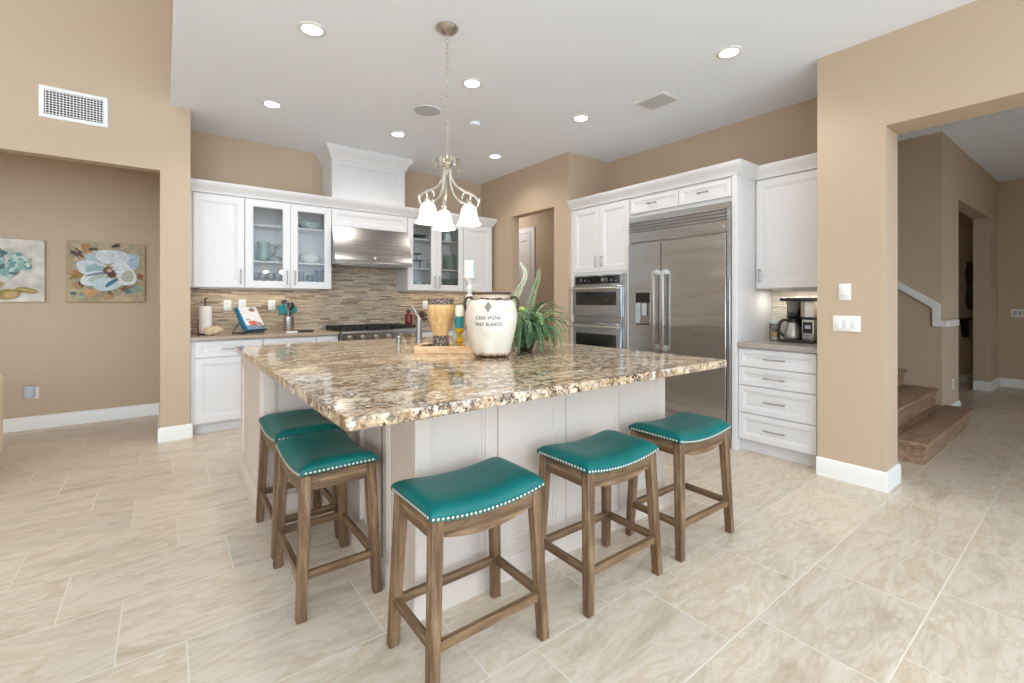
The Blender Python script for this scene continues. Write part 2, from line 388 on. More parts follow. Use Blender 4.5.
class MB:
    def __init__(s):
        s.bm = bmesh.new(); s.cl = None
    def _merge(s, b2):
        me = bpy.data.meshes.new('t'); b2.to_mesh(me); b2.free(); s.bm.from_mesh(me); bpy.data.meshes.remove(me)
    def box(s, x0, x1, y0, y1, z0, z1, bv=0.0, seg=1):
        b = bmesh.new(); bmesh.ops.create_cube(b, size=1)
        for v in b.verts:
            v.co = Vector(((x0 + x1) / 2 + v.co.x * (x1 - x0), (y0 + y1) / 2 + v.co.y * (y1 - y0), (z0 + z1) / 2 + v.co.z * (z1 - z0)))
        if bv: bmesh.ops.bevel(b, geom=list(b.edges), offset=bv, segments=seg, affect='EDGES', profile=0.5)
        s._merge(b); return s
    def hexa(s, lo, hi, bv=0.0):
        b = bmesh.new(); a = [b.verts.new(p) for p in lo]; c = [b.verts.new(p) for p in hi]
        b.faces.new(a[::-1]); b.faces.new(c)
        for i in range(len(a)): b.faces.new((a[i], a[(i + 1) % len(a)], c[(i + 1) % len(a)], c[i]))
        bmesh.ops.recalc_face_normals(b, faces=b.faces)
        if bv: bmesh.ops.bevel(b, geom=list(b.edges), offset=bv, segments=1, affect='EDGES')
        s._merge(b); return s
    def prism(s, poly, fr, n0, n1, bv=0.0):
        return s.hexa([fr(u, v, n0) for u, v in poly], [fr(u, v, n1) for u, v in poly], bv)
    def lathe(s, prof, c=(0, 0, 0), seg=32, sx=1.0, sy=1.0, ruffle=None, close=False):
        bm = s.bm; rings = []
        for i, (r, z) in enumerate(prof):
            ring = []
            for k in range(seg):
                a = 2 * math.pi * k / seg
                rr = r * (1 + (ruffle(i, a) if ruffle else 0))
                ring.append(bm.verts.new((c[0] + rr * math.cos(a) * sx, c[1] + rr * math.sin(a) * sy, c[2] + z)))
            rings.append(ring)
        for a, b in zip(rings, rings[1:]):
            for k in range(seg):
                bm.faces.new((a[k], a[(k + 1) % seg], b[(k + 1) % seg], b[k]))
        if close:
            a, b = rings[-1], rings[0]
            for k in range(seg): bm.faces.new((a[k], a[(k + 1) % seg], b[(k + 1) % seg], b[k]))
        else:
            bm.faces.new(rings[0][::-1]); bm.faces.new(rings[-1])
        return s
    def tube(s, pts, r, seg=8, closed=False, flat=None):
        pts = [Vector(p) for p in pts]; n = len(pts)
        rs = r if isinstance(r, (list, tuple)) else [r] * n
        bm = s.bm; rings = []; up = None
        for i, p in enumerate(pts):
            if closed: t = pts[(i + 1) % n] - pts[i - 1]
            else: t = pts[min(i + 1, n - 1)] - pts[max(i - 1, 0)]
            t.normalize()
            if up is None:
                up = Vector((0, 0, 1)) if abs(t.z) < 0.9 else Vector((1, 0, 0))
            x = t.cross(up); x.normalize(); y = x.cross(t); y.normalize(); up = y
            ring = []
            for k in range(seg):
                a = 2 * math.pi * (k + 0.5) / seg
                f = flat or (1, 1)
                ring.append(bm.verts.new(p + x * (rs[i] * f[0] * math.cos(a)) + y * (rs[i] * f[1] * math.sin(a))))
            rings.append(ring)
        prs = list(zip(rings, rings[1:]))
        if closed: prs.append((rings[-1], rings[0]))
        for a, b in prs:
            for k in range(seg): bm.faces.new((a[k], a[(k + 1) % seg], b[(k + 1) % seg], b[k]))
        if not closed:
            bm.faces.new(rings[0][::-1]); bm.faces.new(rings[-1])
        return s
    def cyl(s, p0, p1, r, r1=None, seg=20):
        return s.tube([p0, p1], [r, r if r1 is None else r1], seg)
    def ball(s, c, r, sc=(1, 1, 1), u=14, v=9):
        b = bmesh.new(); bmesh.ops.create_uvsphere(b, u_segments=u, v_segments=v, radius=r)
        for q in b.verts: q.co = Vector((c[0] + q.co.x * sc[0], c[1] + q.co.y * sc[1], c[2] + q.co.z * sc[2]))
        s._merge(b); return s
    def nested(s, fr, u0, u1, v0, v1, prof, fill=True, ring=False):
        """rectangular loops: prof = [(inset, depth n)...]; a solid front with stepped mouldings"""
        bm = s.bm; loops = []
        for ins, n in prof:
            loops.append([bm.verts.new(fr(u, v, n)) for u, v in ((u0 + ins, v0 + ins), (u1 - ins, v0 + ins), (u1 - ins, v1 - ins), (u0 + ins, v1 - ins))])
        prs = list(zip(loops, loops[1:]))
        if ring: prs.append((loops[-1], loops[0]))
        for a, b in prs:
            for k in range(4): bm.faces.new((a[k], a[(k + 1) % 4], b[(k + 1) % 4], b[k]))
        if not ring:
            bm.faces.new(loops[0])
            if fill: bm.faces.new(loops[-1])
        return s
    def shaker(s, fr, u0, u1, v0, v1, t=0.02, st=0.06, rec=0.008):
        return s.nested(fr, u0, u1, v0, v1, [(0, 0), (0, t - 0.002), (0.002, t), (st, t), (st + 0.004, t - 0.005), (st + 0.014, t - 0.005), (st + 0.019, t - rec - 0.003)])
    def openframe(s, fr, u0, u1, v0, v1, t=0.02, st=0.07):
        return s.nested(fr, u0, u1, v0, v1, [(0, 0), (0, t - 0.002), (0.002, t), (st, t), (st + 0.006, t - 0.006), (st + 0.008, t - 0.006), (st + 0.008, 0)], ring=True)
    def sweep(s, prof, path, caps=True):
        """prof [(out, z)] closed polygon swept along a plan path; 'out' lies to the right of the path"""
        bm = s.bm; rings = []; P = [Vector((p[0], p[1])) for p in path]
        for i, p in enumerate(P):
            ns = []
            if i > 0: d = (p - P[i - 1]).normalized(); ns.append(Vector((d.y, -d.x)))
            if i < len(P) - 1: d = (P[i + 1] - p).normalized(); ns.append(Vector((d.y, -d.x)))
            if len(ns) == 2:
                m = (ns[0] + ns[1]); m = m / max(1e-6, m.dot(ns[0]))
            else: m = ns[0]
            rings.append([bm.verts.new((p.x + m.x * o, p.y + m.y * o, z)) for o, z in prof])
        k = len(prof)
        for a, b in zip(rings, rings[1:]):
            for j in range(k): bm.faces.new((a[j], a[(j + 1) % k], b[(j + 1) % k], b[j]))
        if caps: bm.faces.new(rings[0][::-1]); bm.faces.new(rings[-1])
        return s
    def poly(s, pts, col=None):
        if s.cl is None: s.cl = s.bm.loops.layers.float_color.new('Col')
        f = s.bm.faces.new([s.bm.verts.new(p) for p in pts])
        if col:
            for l in f.loops: l[s.cl] = (*col[:3], 1)
        return s
    def tm(s, M):
        for v in s.bm.verts: v.co = M @ v.co
        return s
    def build(s, name, mat, parent=None, sm=True, fix=True, loc=None):
        if fix: bmesh.ops.recalc_face_normals(s.bm, faces=s.bm.faces)
        me = bpy.data.meshes.new(name)
        o = bpy.data.objects.new(name, me); COL.objects.link(o)
        if parent is not None:
            org = Vector(ORG[parent]); o.parent = parent; ORG[o] = ORG[parent]
        elif loc is not None:
            org = Vector(loc); o.location = org; ORG[o] = tuple(org)
        else:
            vs = [v.co for v in s.bm.verts]
            lo = [min(v[i] for v in vs) for i in range(3)]; hi = [max(v[i] for v in vs) for i in range(3)]
            org = Vector(((lo[0] + hi[0]) / 2, (lo[1] + hi[1]) / 2, lo[2])); o.location = org; ORG[o] = tuple(org)
        for v in s.bm.verts: v.co -= org
        s.bm.to_mesh(me); s.bm.free()
        me.materials.append(mat)
        if sm:
            me.polygons.foreach_set('use_smooth', [True] * len(me.polygons))
            try: me.set_sharp_from_angle(angle=R(38))
            except Exception: pass
        return o

def tag(o, label=None, cat=None, group=None, kind=None):
    if label: o['label'] = label
    if cat: o['category'] = cat
    if group: o['group'] = group
    if kind: o['kind'] = kind
    return o
def thing(name, label, cat, loc, group=None):
    o = bpy.data.objects.new(name, None); COL.objects.link(o)
    o.empty_display_size = 0.05; o.location = loc; ORG[o] = tuple(loc)
    return tag(o, label, cat, group)
def structure(mb, name, mat, label=None, cat=None):
    o = mb.build(name, mat, None, loc=(0, 0, 0))
    return tag(o, label, cat, kind='structure')
def copy_tree(o, parent=None):
    c = o.copy(); COL.objects.link(c)
    if parent is not None: c.parent = parent
    for ch in list(o.children): copy_tree(ch, c)
    return c
def lamp(name, kind, energy, col, loc, parent, size=0.1, spot=None):
    d = bpy.data.lights.new(name, kind); d.energy = energy; d.color = col
    if kind == 'SPOT': d.spot_size = R(spot[0]); d.spot_blend = spot[1]; d.shadow_soft_size = size
    elif kind == 'AREA': d.shape = 'RECTANGLE'; d.size = size[0]; d.size_y = size[1]
    else: d.shadow_soft_size = size
    o = bpy.data.objects.new(name, d); COL.objects.link(o); o.parent = parent
    o.location = Vector(loc) - Vector(ORG[parent]); return o
def bar_pull(parent, fr, u0, v0, u1, v1, mat=None, r=0.0055, out=0.032, name='handle'):
    mb = MB(); du, dv = u1 - u0, v1 - v0; L = math.hypot(du, dv); a, b = du / L, dv / L
    mb.cyl(fr(u0, v0, out), fr(u1, v1, out), r, seg=10)
    for t in (0.014, L - 0.014):
        mb.cyl(fr(u0 + a * t, v0 + b * t, 0), fr(u0 + a * t, v0 + b * t, out), r * 0.9, seg=8)
    return mb.build(name, mat or M_pull, parent)

# ================================================================== THE ROOM SHELL
CZ = 3.048
YB, XD, XN = 5.80, 3.84, 4.54          # range wall, pantry-door wall, fridge niche wall
structure(MB().box(-5.5, 10.2, -4.0, 7.4, -0.12, 0), 'floor', M_floor)
structure(MB().box(0.05, 10.2, -1.2, 7.4, CZ, CZ + 0.1), 'ceiling', M_ceil)
structure(MB().box(4.0, 10.2, -2.4, -1.2, CZ, CZ + 0.1), 'ceiling_unseen_hall', M_ceil)  # unseen strip, added to close off light falling into the hall
structure(MB().box(-5.62, 0.17, -1.2, 5.30, 5.2, 5.3), 'ceiling_unseen_great_room', M_ceil)  # unseen, added to cut the light from above on the left
# bulkhead above the kitchen ceiling edge, where the tall great room starts
structure(MB().box(0.05, 0.17, -1.2, 5.18, CZ + 0.1, 5.2), 'wall_bulkhead', M_paint)
structure(MB().box(0.20, 3.84, YB, 5.94, 0, CZ), 'wall_north', M_paint)
# left wall with its tall opening into the recess
mb = MB()
mb.box(-0.024, 0.20, 5.18, 6.60, 0, CZ)
mb.box(-5.5, -0.024, 5.18, 5.30, 2.445, 5.2)
mb.box(-0.024, 0.05, 5.18, 5.30, CZ, 5.2).box(0.05, 0.20, 5.18, 5.30, CZ + 0.1, 5.2)
structure(mb, 'wall_west', M_paint)
structure(MB().box(-5.5, -0.024, 6.47, 6.60, 0, 2.75), 'wall_recess', M_paint)
structure(MB().box(-5.5, -0.024, 5.30, 6.60, 2.75, 2.85), 'ceiling_recess', M_paint)
mb = MB().box(-5.62, -5.5, -4.0, 6.60, 0, 0.8).box(-5.62, -5.5, -4.0, 6.60, 2.5, 5.2)
mb.box(-5.62, -5.5, -4.0, -3.2, 0.8, 2.5).box(-5.62, -5.5, -1.0, 0.2, 0.8, 2.5).box(-5.62, -5.5, 2.4, 6.60, 0.8, 2.5)
structure(mb, 'wall_unseen_great_room', M_paint)  # unseen wall with openings, put in to limit light from the left
# pantry-door wall with an open doorway
mb = MB()
mb.box(XD, XD + 0.14, 5.045, 7.4, 0, CZ); mb.box(XD, XD + 0.14, 3.91, 4.167, 0, CZ); mb.box(XD, XD + 0.14, 4.167, 5.045, 2.438, CZ)
structure(mb, 'wall_pantry', M_paint)
structure(MB().box(XD + 0.14, 6.5, 3.91, 4.03, 0, CZ), 'wall_niche_side', M_paint)
structure(MB().box(XN, XN + 0.12, 1.30, 3.91, 0, CZ), 'wall_east', M_paint)
structure(MB().box(5.03, 5.15, 4.03, 7.4, 0, CZ), 'wall_pantry_hall', M_paint)
structure(MB().box(3.98, 5.03, 7.28, 7.4, 0, CZ), 'wall_pantry_end', M_paint)
# pillar and the header over the wide hall opening
mb = MB()
mb.box(3.82, 4.10, 0.90, 1.30, 0, CZ)
mb.box(3.82, 4.10, -1.2, 0.90, 2.438, CZ)
mb.box(4.10, 4.66, 1.18, 1.30, 0, CZ)
structure(mb, 'wall_pillar', M_paint)
# stair hall
structure(MB().box(6.50, 6.62, 1.18, 4.6, 0, CZ), 'wall_stair', M_paint)
mb = MB()
HY = lambda x: 1.06 - 0.0176 * (x - 6.5)          # this wall runs very slightly out of square
def hw(x0, x1, z0, z1): mb.hexa([(x0, HY(x0), z0), (x1, HY(x1), z0), (x1, 1.18, z0), (x0, 1.18, z0)], [(x0, HY(x0), z1), (x1, HY(x1), z1), (x1, 1.18, z1), (x0, 1.18, z1)])
hw(6.50, 7.26, 0, CZ); hw(9.24, 9.9, 0, CZ); hw(7.26, 9.24, 2.44, CZ)
structure(mb, 'wall_hall', M_paint)
structure(MB().box(9.9, 10.02, -2.4, 4.0, 0, CZ), 'wall_hall_end', M_paint)
structure(MB().box(6.62, 9.9, 3.3, 3.42, 0, CZ), 'wall_den', M_paint)
structure(MB().box(4.66, 6.5, 4.5, 4.62, 0, CZ), 'wall_stair_end', M_paint)
structure(MB().box(4.10, 5.4, -2.4, -2.28, 0, CZ).box(8.0, 9.9, -2.4, -2.28, 0, CZ).box(5.4, 8.0, -2.4, -2.28, 0, 0.3).box(5.4, 8.0, -2.4, -2.28, 1.35, CZ), 'wall_unseen_hall_south', M_paint)  # unseen wall, put in to keep the hall dim; its gap lights the floor
structure(MB().box(3.82, 4.10, -2.4, -1.2, 0, CZ), 'wall_pillar_south', M_paint)

BP = [(0, 0), (0.016, 0), (0.016, 0.112), (0.010, 0.125), (0.004, 0.130), (0, 0.130)]
def baseboard(name, path): return structure(MB().sweep(BP, path), name, M_trim)
baseboard('baseboard_recess', [(-5.5, 6.47), (-0.024, 6.47), (-0.024, 5.18), (0.20, 5.18), (0.20, 5.20)])
baseboard('baseboard_pillar', [(3.82, 1.303), (3.82, 0.90), (4.10, 0.90), (4.10, 1.18), (4.62, 1.18)])
baseboard('baseboard_hall', [(6.60, HY(6.60)), (7.26, HY(7.26)), (7.26, 1.18)])
baseboard('baseboard_hall_corner', [(9.24, 1.18), (9.24, HY(9.24)), (9.9, HY(9.9)), (9.9, -2.28)])
baseboard('baseboard_den', [(6.62, 3.3), (9.9, 3.3)])
baseboard('baseboard_door_wall', [(XD, 5.17), (XD, 5.045), (XD + 0.14, 5.045)])
baseboard('baseboard_doorway', [(XD + 0.14, 4.167), (XD, 4.167), (XD, 3.912)])

# backsplashes
structure(MB().box(0.20, 3.84, 5.788, YB, 0.93, 1.72), 'trim_backsplash', M_splash)
structure(MB().box(4.528, XN, 1.30, 1.917, 0.92, 1.38), 'trim_coffee_backsplash', M_splash2)

# ================================================================== ISLAND
isl = thing('kitchen_island', 'long white panelled kitchen island cabinet under the granite slab', 'island', (1.6, 2.7, 0))
IY0, IY1, IX0, IX1, IT = 1.69, 3.90, 0.815, 2.475, 0.888
MB().box(IX0, IX1, IY0, IY1, 0, IT).box(0.47, IX0 + 0.01, 3.05, IY1, 0, IT).build('cabinet_body', M_island, isl)
PXS = [IX0 - 0.018, 1.198, 1.622, 2.037, IX1]
for i in range(4):
    MB().shaker(fS(IY0), PXS[i] + 0.002, PXS[i + 1] - 0.002, 0.10, IT - 0.004, t=0.02, st=0.065).build('end_panel', M_island, isl)
w = (3.05 - IY0) / 4
for i in range(4):
    MB().shaker(fW(IX0), IY0 - 0.018 + i * w + (0 if i else 0.0), IY0 + (i + 1) * w - 0.002, 0.10, IT - 0.004, t=0.02, st=0.06).build('side_panel', M_island, isl)
MB().shaker(fW(0.47), 3.052, 3.898, 0.10, IT - 0.004, t=0.016, st=0.075).build('side_panel', M_island, isl)
MB().shaker(fS(3.05), 0.472, IX0 - 0.022, 0.10, IT - 0.004, t=0.016, st=0.06).build('return_panel', M_island, isl)
KP = [(0, 0), (0.034, 0), (0.034, 0.085), (0.028, 0.098), (0.022, 0.102), (0, 0.102)]
MB().sweep(KP, [(0.47, IY1), (0.47, 3.05), (IX0, 3.05), (IX0, IY0), (IX1, IY0), (IX1, IY1)]).build('base_moulding', M_island, isl)
def slab():
    b = bmesh.new()
    x0, x1, y0, y1 = 0.42, 2.592, 1.335, 3.955
    pts = []
    for cx, cy, a0 in ((x1 - 0.02, y1 - 0.02, 0), (x0 + 0.02, y1 - 0.02, 90), (x0 + 0.02, y0 + 0.02, 180), (x1 - 0.02, y0 + 0.02, 270)):
        for k in range(6):
            a = R(a0 + k * 18); pts.append((cx + 0.02 * math.cos(a), cy + 0.02 * math.sin(a)))
    m = MB(); prof = [(0.004, 0.890), (0.001, 0.892), (0, 0.895), (0, 0.924), (0.0012, 0.928), (0.004, 0.930)]
    c = (1.4975, 2.645); rings = []
    for ins, z in prof:
        rr = []
        for px, py in pts:
            dx = 1 if px > c[0] else -1; dy = 1 if py > c[1] else -1
            rr.append(m.bm.verts.new((px - dx * ins, py - dy * ins, z)))
        rings.append(rr)
    n = len(pts)
    for a, bb in zip(rings, rings[1:]):
        for k in range(n): m.bm.faces.new((a[k], a[(k + 1) % n], bb[(k + 1) % n], bb[k]))
    m.bm.faces.new(rings[0][::-1]); m.bm.faces.new(rings[-1])
    return m
tag(slab().build('granite_countertop', M_granite, sm=False), 'large polished golden brown granite countertop on the island', 'countertop')

# ================================================================== BAR STOOLS
def make_stool():
    t = thing('bar_stool', 'x', 'stool', (0, 0, 0), 'saddle stools around the island')
    L, Wd = 0.475, 0.318
    zb = lambda x: 0.552 + 0.026 * (2 * x / L) ** 2
    m = MB(); nx, ny = 28, 20; top = []
    for i in range(nx + 1):
        row = []
        sx = math.sin(math.pi / 2 * (2 * i / nx - 1)); x = sx * L / 2
        for j in range(ny + 1):
            sy = math.sin(math.pi / 2 * (2 * j / ny - 1)); y = sy * Wd / 2
            e = max(0, 1 - abs(sx) ** 9) ** 0.5 * max(0, 1 - abs(sy) ** 5) ** 0.5
            row.append(m.bm.verts.new((x, y, zb(x) + 0.012 + 0.040 * e)))
        top.append(row)
    for i in range(nx):
        for j in range(ny): m.bm.faces.new((top[i][j], top[i + 1][j], top[i + 1][j + 1], top[i][j + 1]))
    ring = [top[i][0] for i in range(nx + 1)] + [top[nx][j] for j in range(1, ny + 1)] + [top[i][ny] for i in range(nx - 1, -1, -1)] + [top[0][j] for j in range(ny - 1, 0, -1)]
    low = [m.bm.verts.new((v.co.x, v.co.y, zb(v.co.x) - 0.004)) for v in ring]
    n = len(ring)
    for k in range(n): m.bm.faces.new((ring[k], low[k], low[(k + 1) % n], ring[(k + 1) % n]))
    inner = [m.bm.verts.new((v.co.x * 0.9, v.co.y * 0.9, zb(v.co.x) - 0.004)) for v in low]
    for k in range(n): m.bm.faces.new((low[k], inner[k], inner[(k + 1) % n], low[(k + 1) % n]))
    m.bm.faces.new(inner)
    seat = m.build('seat_cushion', M_leather, t)
    nb = MB()
    def nail(x, y, dx, dy):
        nb.ball((x + dx * 0.001, y + dy * 0.001, zb(x) + 0.004), 0.0062, (0.55 if dx else 1, 0.55 if dy else 1, 1), 8, 5)
    for k in range(27):
        x = -L / 2 + 0.008 + k * (L - 0.016) / 26
        nail(x, -Wd / 2, 0, -1); nail(x, Wd / 2, 0, 1)
    for k in range(1, 18):
        y = -Wd / 2 + 0.006 + k * (Wd - 0.012) / 18
        nail(-L / 2, y, -1, 0); nail(L / 2, y, 1, 0)
    tag(nb.build('nailhead_trim', M_nail, seat), 'row of pewter nailheads')
    for sy in (-1, 1):
        a = MB(); lo, hi = [], []
        b = a.bm; N = 14; prev = None
        for k in range(N + 1):
            x = -0.192 + 0.384 * k / N
            zt = zb(x) - 0.004; zl = zb(x) - 0.072 + 0.012 * (abs(x) / 0.192) ** 2
            q = [b.verts.new((x, sy * 0.148, zt)), b.verts.new((x, sy * 0.126, zt)), b.verts.new((x, sy * 0.126, zl)), b.verts.new((x, sy * 0.148, zl))]
            if prev:
                for c in range(4): b.faces.new((prev[c], q[c], q[(c + 1) % 4], prev[(c + 1) % 4]))
            else: b.faces.new(q)
            prev = q
        b.faces.new(prev[::-1])
        a.build('apron', M_woodx, t)
    for sx in (-1, 1):
        x0, x1 = sorted((sx * 0.226, sx * 0.204))
        MB().box(x0, x1, -0.115, 0.115, 0.504, 0.568, 0.002).build('apron', M_woody, t)
    def legc(z): f = z / 0.568; return 0.232 - 0.025 * f, 0.155 - 0.024 * f, 0.0185 + 0.003 * f
    for sx in (-1, 1):
        for sy in (-1, 1):
            x0, y0, h0 = legc(0.0); x1, y1, h1 = legc(0.568)
            sq = lambda x, y, h, z: [(x - h, y - h, z), (x + h, y - h, z), (x + h, y + h, z), (x - h, y + h, z)]
            MB().hexa(sq(sx * x0, sy * y0, h0, 0), sq(sx * x1, sy * y1, h1, 0.568), 0.004).build('leg', M_woodv, t)
    x, y, _ = legc(0.165)
    for sy in (-1, 1): MB().box(-x + 0.012, x - 0.012, sy * y - 0.011, sy * y + 0.011, 0.149, 0.181, 0.002).build('stretcher', M_woodx, t)
    x, y, _ = legc(0.17)
    for sx in (-1, 1): MB().box(sx * x - 0.011, sx * x + 0.011, -y + 0.012, y - 0.012, 0.154, 0.186, 0.002).build('stretcher', M_woody, t)
    return t
stool = make_stool()
for k, (x, y, rz, lab) in enumerate((
    (0.905, 1.450, 0, 'teal leather saddle stool nearest the camera, at the front corner of the island'),
    (1.597, 1.432, 0, 'teal leather saddle stool at the middle of the front side of the island'),
    (2.245, 1.424, -1, 'teal leather saddle stool at the right end of the island in front of the refrigerator'),
    (0.588, 2.178, 90, 'teal leather saddle stool on the left side of the island, nearer one of that pair'),
    (0.596, 2.740, 90, 'teal leather saddle stool farthest back on the left side, half hidden by another stool'))):
    s = stool if k == 0 else copy_tree(stool)
    s.location = (x, y, 0); s.rotation_euler = (0, 0, R(rz)); s['label'] = lab

# ================================================================== UPPER CABINETS ON THE RANGE WALL
UB, UT, UF = 1.405, 2.36, 5.45
FB = UF                                                     # carcass front, doors stand 2 cm proud
def carcass_open(parent, x0, x1):
    m = MB(); y0, y1 = FB, YB - 0.013
    m.box(x0, x0 + 0.018, y0, y1, UB, UT).box(x1 - 0.018, x1, y0, y1, UB, UT)
    m.box(x0 + 0.018, x1 - 0.018, y0, y1, UB, UB + 0.02).box(x0 + 0.018, x1 - 0.018, y0, y1, UT - 0.02, UT)
    m.box(x0 + 0.018, x1 - 0.018, y1 - 0.01, y1, UB + 0.02, UT - 0.02)
    m.build('carcass', M_white, parent)
    for z in (1.68, 2.07):
        MB().box(x0 + 0.019, x1 - 0.019, y0 + 0.02, y1 - 0.011, z, z + 0.018, 0.002).build('shelf', M_white, parent)
def glass_door(parent, x0, x1, hx):
    d = MB().openframe(fS(FB), x0, x1, UB + 0.004, 2.335, t=0.02, st=0.068).build('glass_door', M_white, parent)
    tag(MB().box(x0 + 0.070, x1 - 0.070, FB - 0.012, FB - 0.008, UB + 0.074, 2.265).build('glass_pane', M_pane, d), 'clear glass pane')
    bar_pull(d, fS(FB - 0.02), hx, 1.445, hx, 1.60)
c = thing('wall_cabinet', 'white single-door wall cabinet at the left end, above the paper towel', 'cabinet', (0.45, 5.62, UB))
MB().box(0.202, 0.669, FB, YB - 0.013, UB, UT).build('carcass', M_white, c)
d = MB().shaker(fS(FB), 0.232, 0.667, UB + 0.004, 2.335, st=0.068).build('door', M_white, c)
bar_pull(d, fS(FB - 0.02), 0.632, 1.445, 0.632, 1.60)
c = thing('glass_cabinet', 'white two-door glass cabinet left of the range hood, holding a green pitcher', 'cabinet', (1.1, 5.62, UB))
carcass_open(c, 0.671, 1.538); glass_door(c, 0.673, 1.103, 1.068); glass_door(c, 1.106, 1.536, 1.146)
c = thing('glass_cabinet', 'white two-door glass cabinet right of the range hood, behind the chandelier', 'cabinet', (2.9, 5.62, UB))
carcass_open(c, 2.474, 3.304); glass_door(c, 2.480, 2.886, 2.852); glass_door(c, 2.889, 3.302, 2.923)
c = thing('wall_cabinet', 'white single-door wall cabinet at the right end, beside the pantry doorway', 'cabinet', (3.55, 5.62, UB))
MB().box(3.306, 3.790, FB, YB - 0.013, UB, UT).build('carcass', M_white, c)
d = MB().shaker(fS(FB), 3.312, 3.786, UB + 0.004, 2.335, st=0.068).build('door', M_white, c)
bar_pull(d, fS(FB - 0.02), 3.345, 1.445, 3.345, 1.60)
c = thing('hood_cabinet', 'white panel cabinet and boxed chimney above the stainless hood', 'cabinet', (1.99, 5.62, 2.135))
MB().box(1.540, 2.472, FB, YB - 0.013, 2.135, UT).build('carcass', M_white, c)
MB().shaker(fS(FB), 1.542, 2.470, 2.140, 2.335, st=0.05).build('valance_panel', M_white, c)
MB().box(1.53, 2.42, 5.40, YB - 0.002, 2.455, CZ - 0.001).build('chimney_box', M_white, c)
MB().shaker(fS(5.40), 1.531, 2.419, 2.456, 2.915, t=0.012, st=0.06).build('chimney_panel', M_white, c)
CHP = [(0, 2.90), (0.014, 2.90), (0.018, 2.925), (0.030, 2.945), (0.055, 2.985), (0.075, 3.012), (0.080, 3.046), (0, 3.046)]
MB().sweep(CHP, [(1.53, YB - 0.002), (1.53, 5.388), (2.42, 5.388), (2.42, YB - 0.002)]).build('chimney_crown', M_white, c)
CRP = [(-0.015, 2.345), (0.006, 2.345), (0.010, 2.365), (0.020, 2.378), (0.040, 2.41), (0.055, 2.428), (0.060, 2.455), (-0.015, 2.455)]
structure(MB().sweep(CRP, [(0.202, 5.43), (3.800, 5.43), (3.800, 5.78)]), 'trim_1', M_white, 'white crown moulding along the range wall cabinets', 'trim')
MB_top = MB().box(0.203, 3.79, 5.445, 5.79, 2.44, 2.454)
structure(MB_top, 'trim_2', M_white)

# ---- hood
h = thing('range_hood', 'stainless steel range hood above the cooktop', 'range hood', (1.985, 5.56, 1.69))
HX0, HX1 = 1.5395, 2.4725
prof = [(YB - 0.014, 1.695), (5.30, 1.695), (5.285, 1.70), (5.285, 1.735), (5.30, 1.755), (5.325, 1.85), (5.36, 1.97), (5.40, 2.07), (5.425, 2.134), (YB - 0.014, 2.134)]
MB().hexa([(HX0, y, z) for y, z in prof], [(HX1, y, z) for y, z in prof]).build('hood_shell', M_steelx, h)
MB().box(HX0 + 0.03, HX1 - 0.03, 5.32, 5.74, 1.688, 1.6945).build('baffle_filter', M_steeld, h)
b = MB().lathe([(0.018, 0), (0.018, 0.004), (0.014, 0.006)], seg=20)
b.tm(Matrix.Translation((2.005, 5.300, 1.775)) @ Matrix.Rotation(R(90 - 14), 4, 'X')).build('badge', M_nickel, h)
b = MB()
for k in range(2): b.cyl((1.90 + k * 0.05, 5.2845, 1.7175), (1.90 + k * 0.05, 5.279, 1.7175), 0.007, seg=10)
b.build('control_button', M_black, h)

# ================================================================== BASE CABINETS, COUNTERS, RANGE
def door_front(parent, fr, u0, u1, v0, v1, handle=None, name='door', st=0.055):
    d = MB().shaker(fr, u0, u1, v0, v1, t=0.02, st=st, rec=0.007).build(name, M_white, parent)
    if handle: bar_pull(d, lambda u, v, n: fr(u, v, n + 0.02), *handle)
    return d
c = thing('base_cabinet', 'white base cabinet with drawer and door at the left end of the range wall', 'cabinet', (0.5, 5.5, 0))
MB().box(0.202, 0.800, 5.22, YB - 0.002, 0.10, 0.898).box(0.202, 0.800, 5.285, YB - 0.002, 0, 0.10).build('carcass', M_white, c)
door_front(c, fS(5.22), 0.236, 0.796, 0.735, 0.885, (0.45, 0.81, 0.60, 0.81), 'drawer_front', 0.04)
door_front(c, fS(5.22), 0.236, 0.796, 0.112, 0.725, (0.75, 0.53, 0.75, 0.68))
c = thing('base_cabinet', 'white base cabinet directly left of the range, mostly behind the island', 'cabinet', (1.16, 5.5, 0))
MB().box(0.802, 1.548, 5.22, YB - 0.002, 0.10, 0.898).box(0.802, 1.548, 5.285, YB - 0.002, 0, 0.10).build('carcass', M_white, c)
door_front(c, fS(5.22), 0.806, 1.310, 0.735, 0.885, (0.98, 0.81, 1.13, 0.81), 'drawer_front', 0.04)
door_front(c, fS(5.22), 1.316, 1.544, 0.735, 0.885, (1.38, 0.81, 1.48, 0.81), 'drawer_front', 0.04)
door_front(c, fS(5.22), 0.806, 1.174, 0.112, 0.725, (1.13, 0.53, 1.13, 0.68)); door_front(c, fS(5.22), 1.178, 1.544, 0.112, 0.725, (1.22, 0.53, 1.22, 0.68))
c = thing('base_cabinet', 'white base cabinet between the range and the pantry wall', 'cabinet', (3.1, 5.5, 0))
MB().box(2.482, 3.832, 5.22, YB - 0.002, 0.10, 0.898).box(2.482, 3.832, 5.285, YB - 0.002, 0, 0.10).build('carcass', M_white, c)
for i in range(3):
    u0 = 2.486 + i * 0.449
    door_front(c, fS(5.22), u0, u0 + 0.444, 0.735, 0.885, (u0 + 0.15, 0.81, u0 + 0.30, 0.81), 'drawer_front', 0.04)
    door_front(c, fS(5.22), u0, u0 + 0.444, 0.112, 0.725, (u0 + 0.40, 0.53, u0 + 0.40, 0.68))
tag(MB().box(0.203, 1.548, 5.165, 5.786, 0.899, 0.930, 0.003).build('quartz_countertop', M_quartz), 'taupe stone countertop left of the range, under the cookbook', 'countertop')
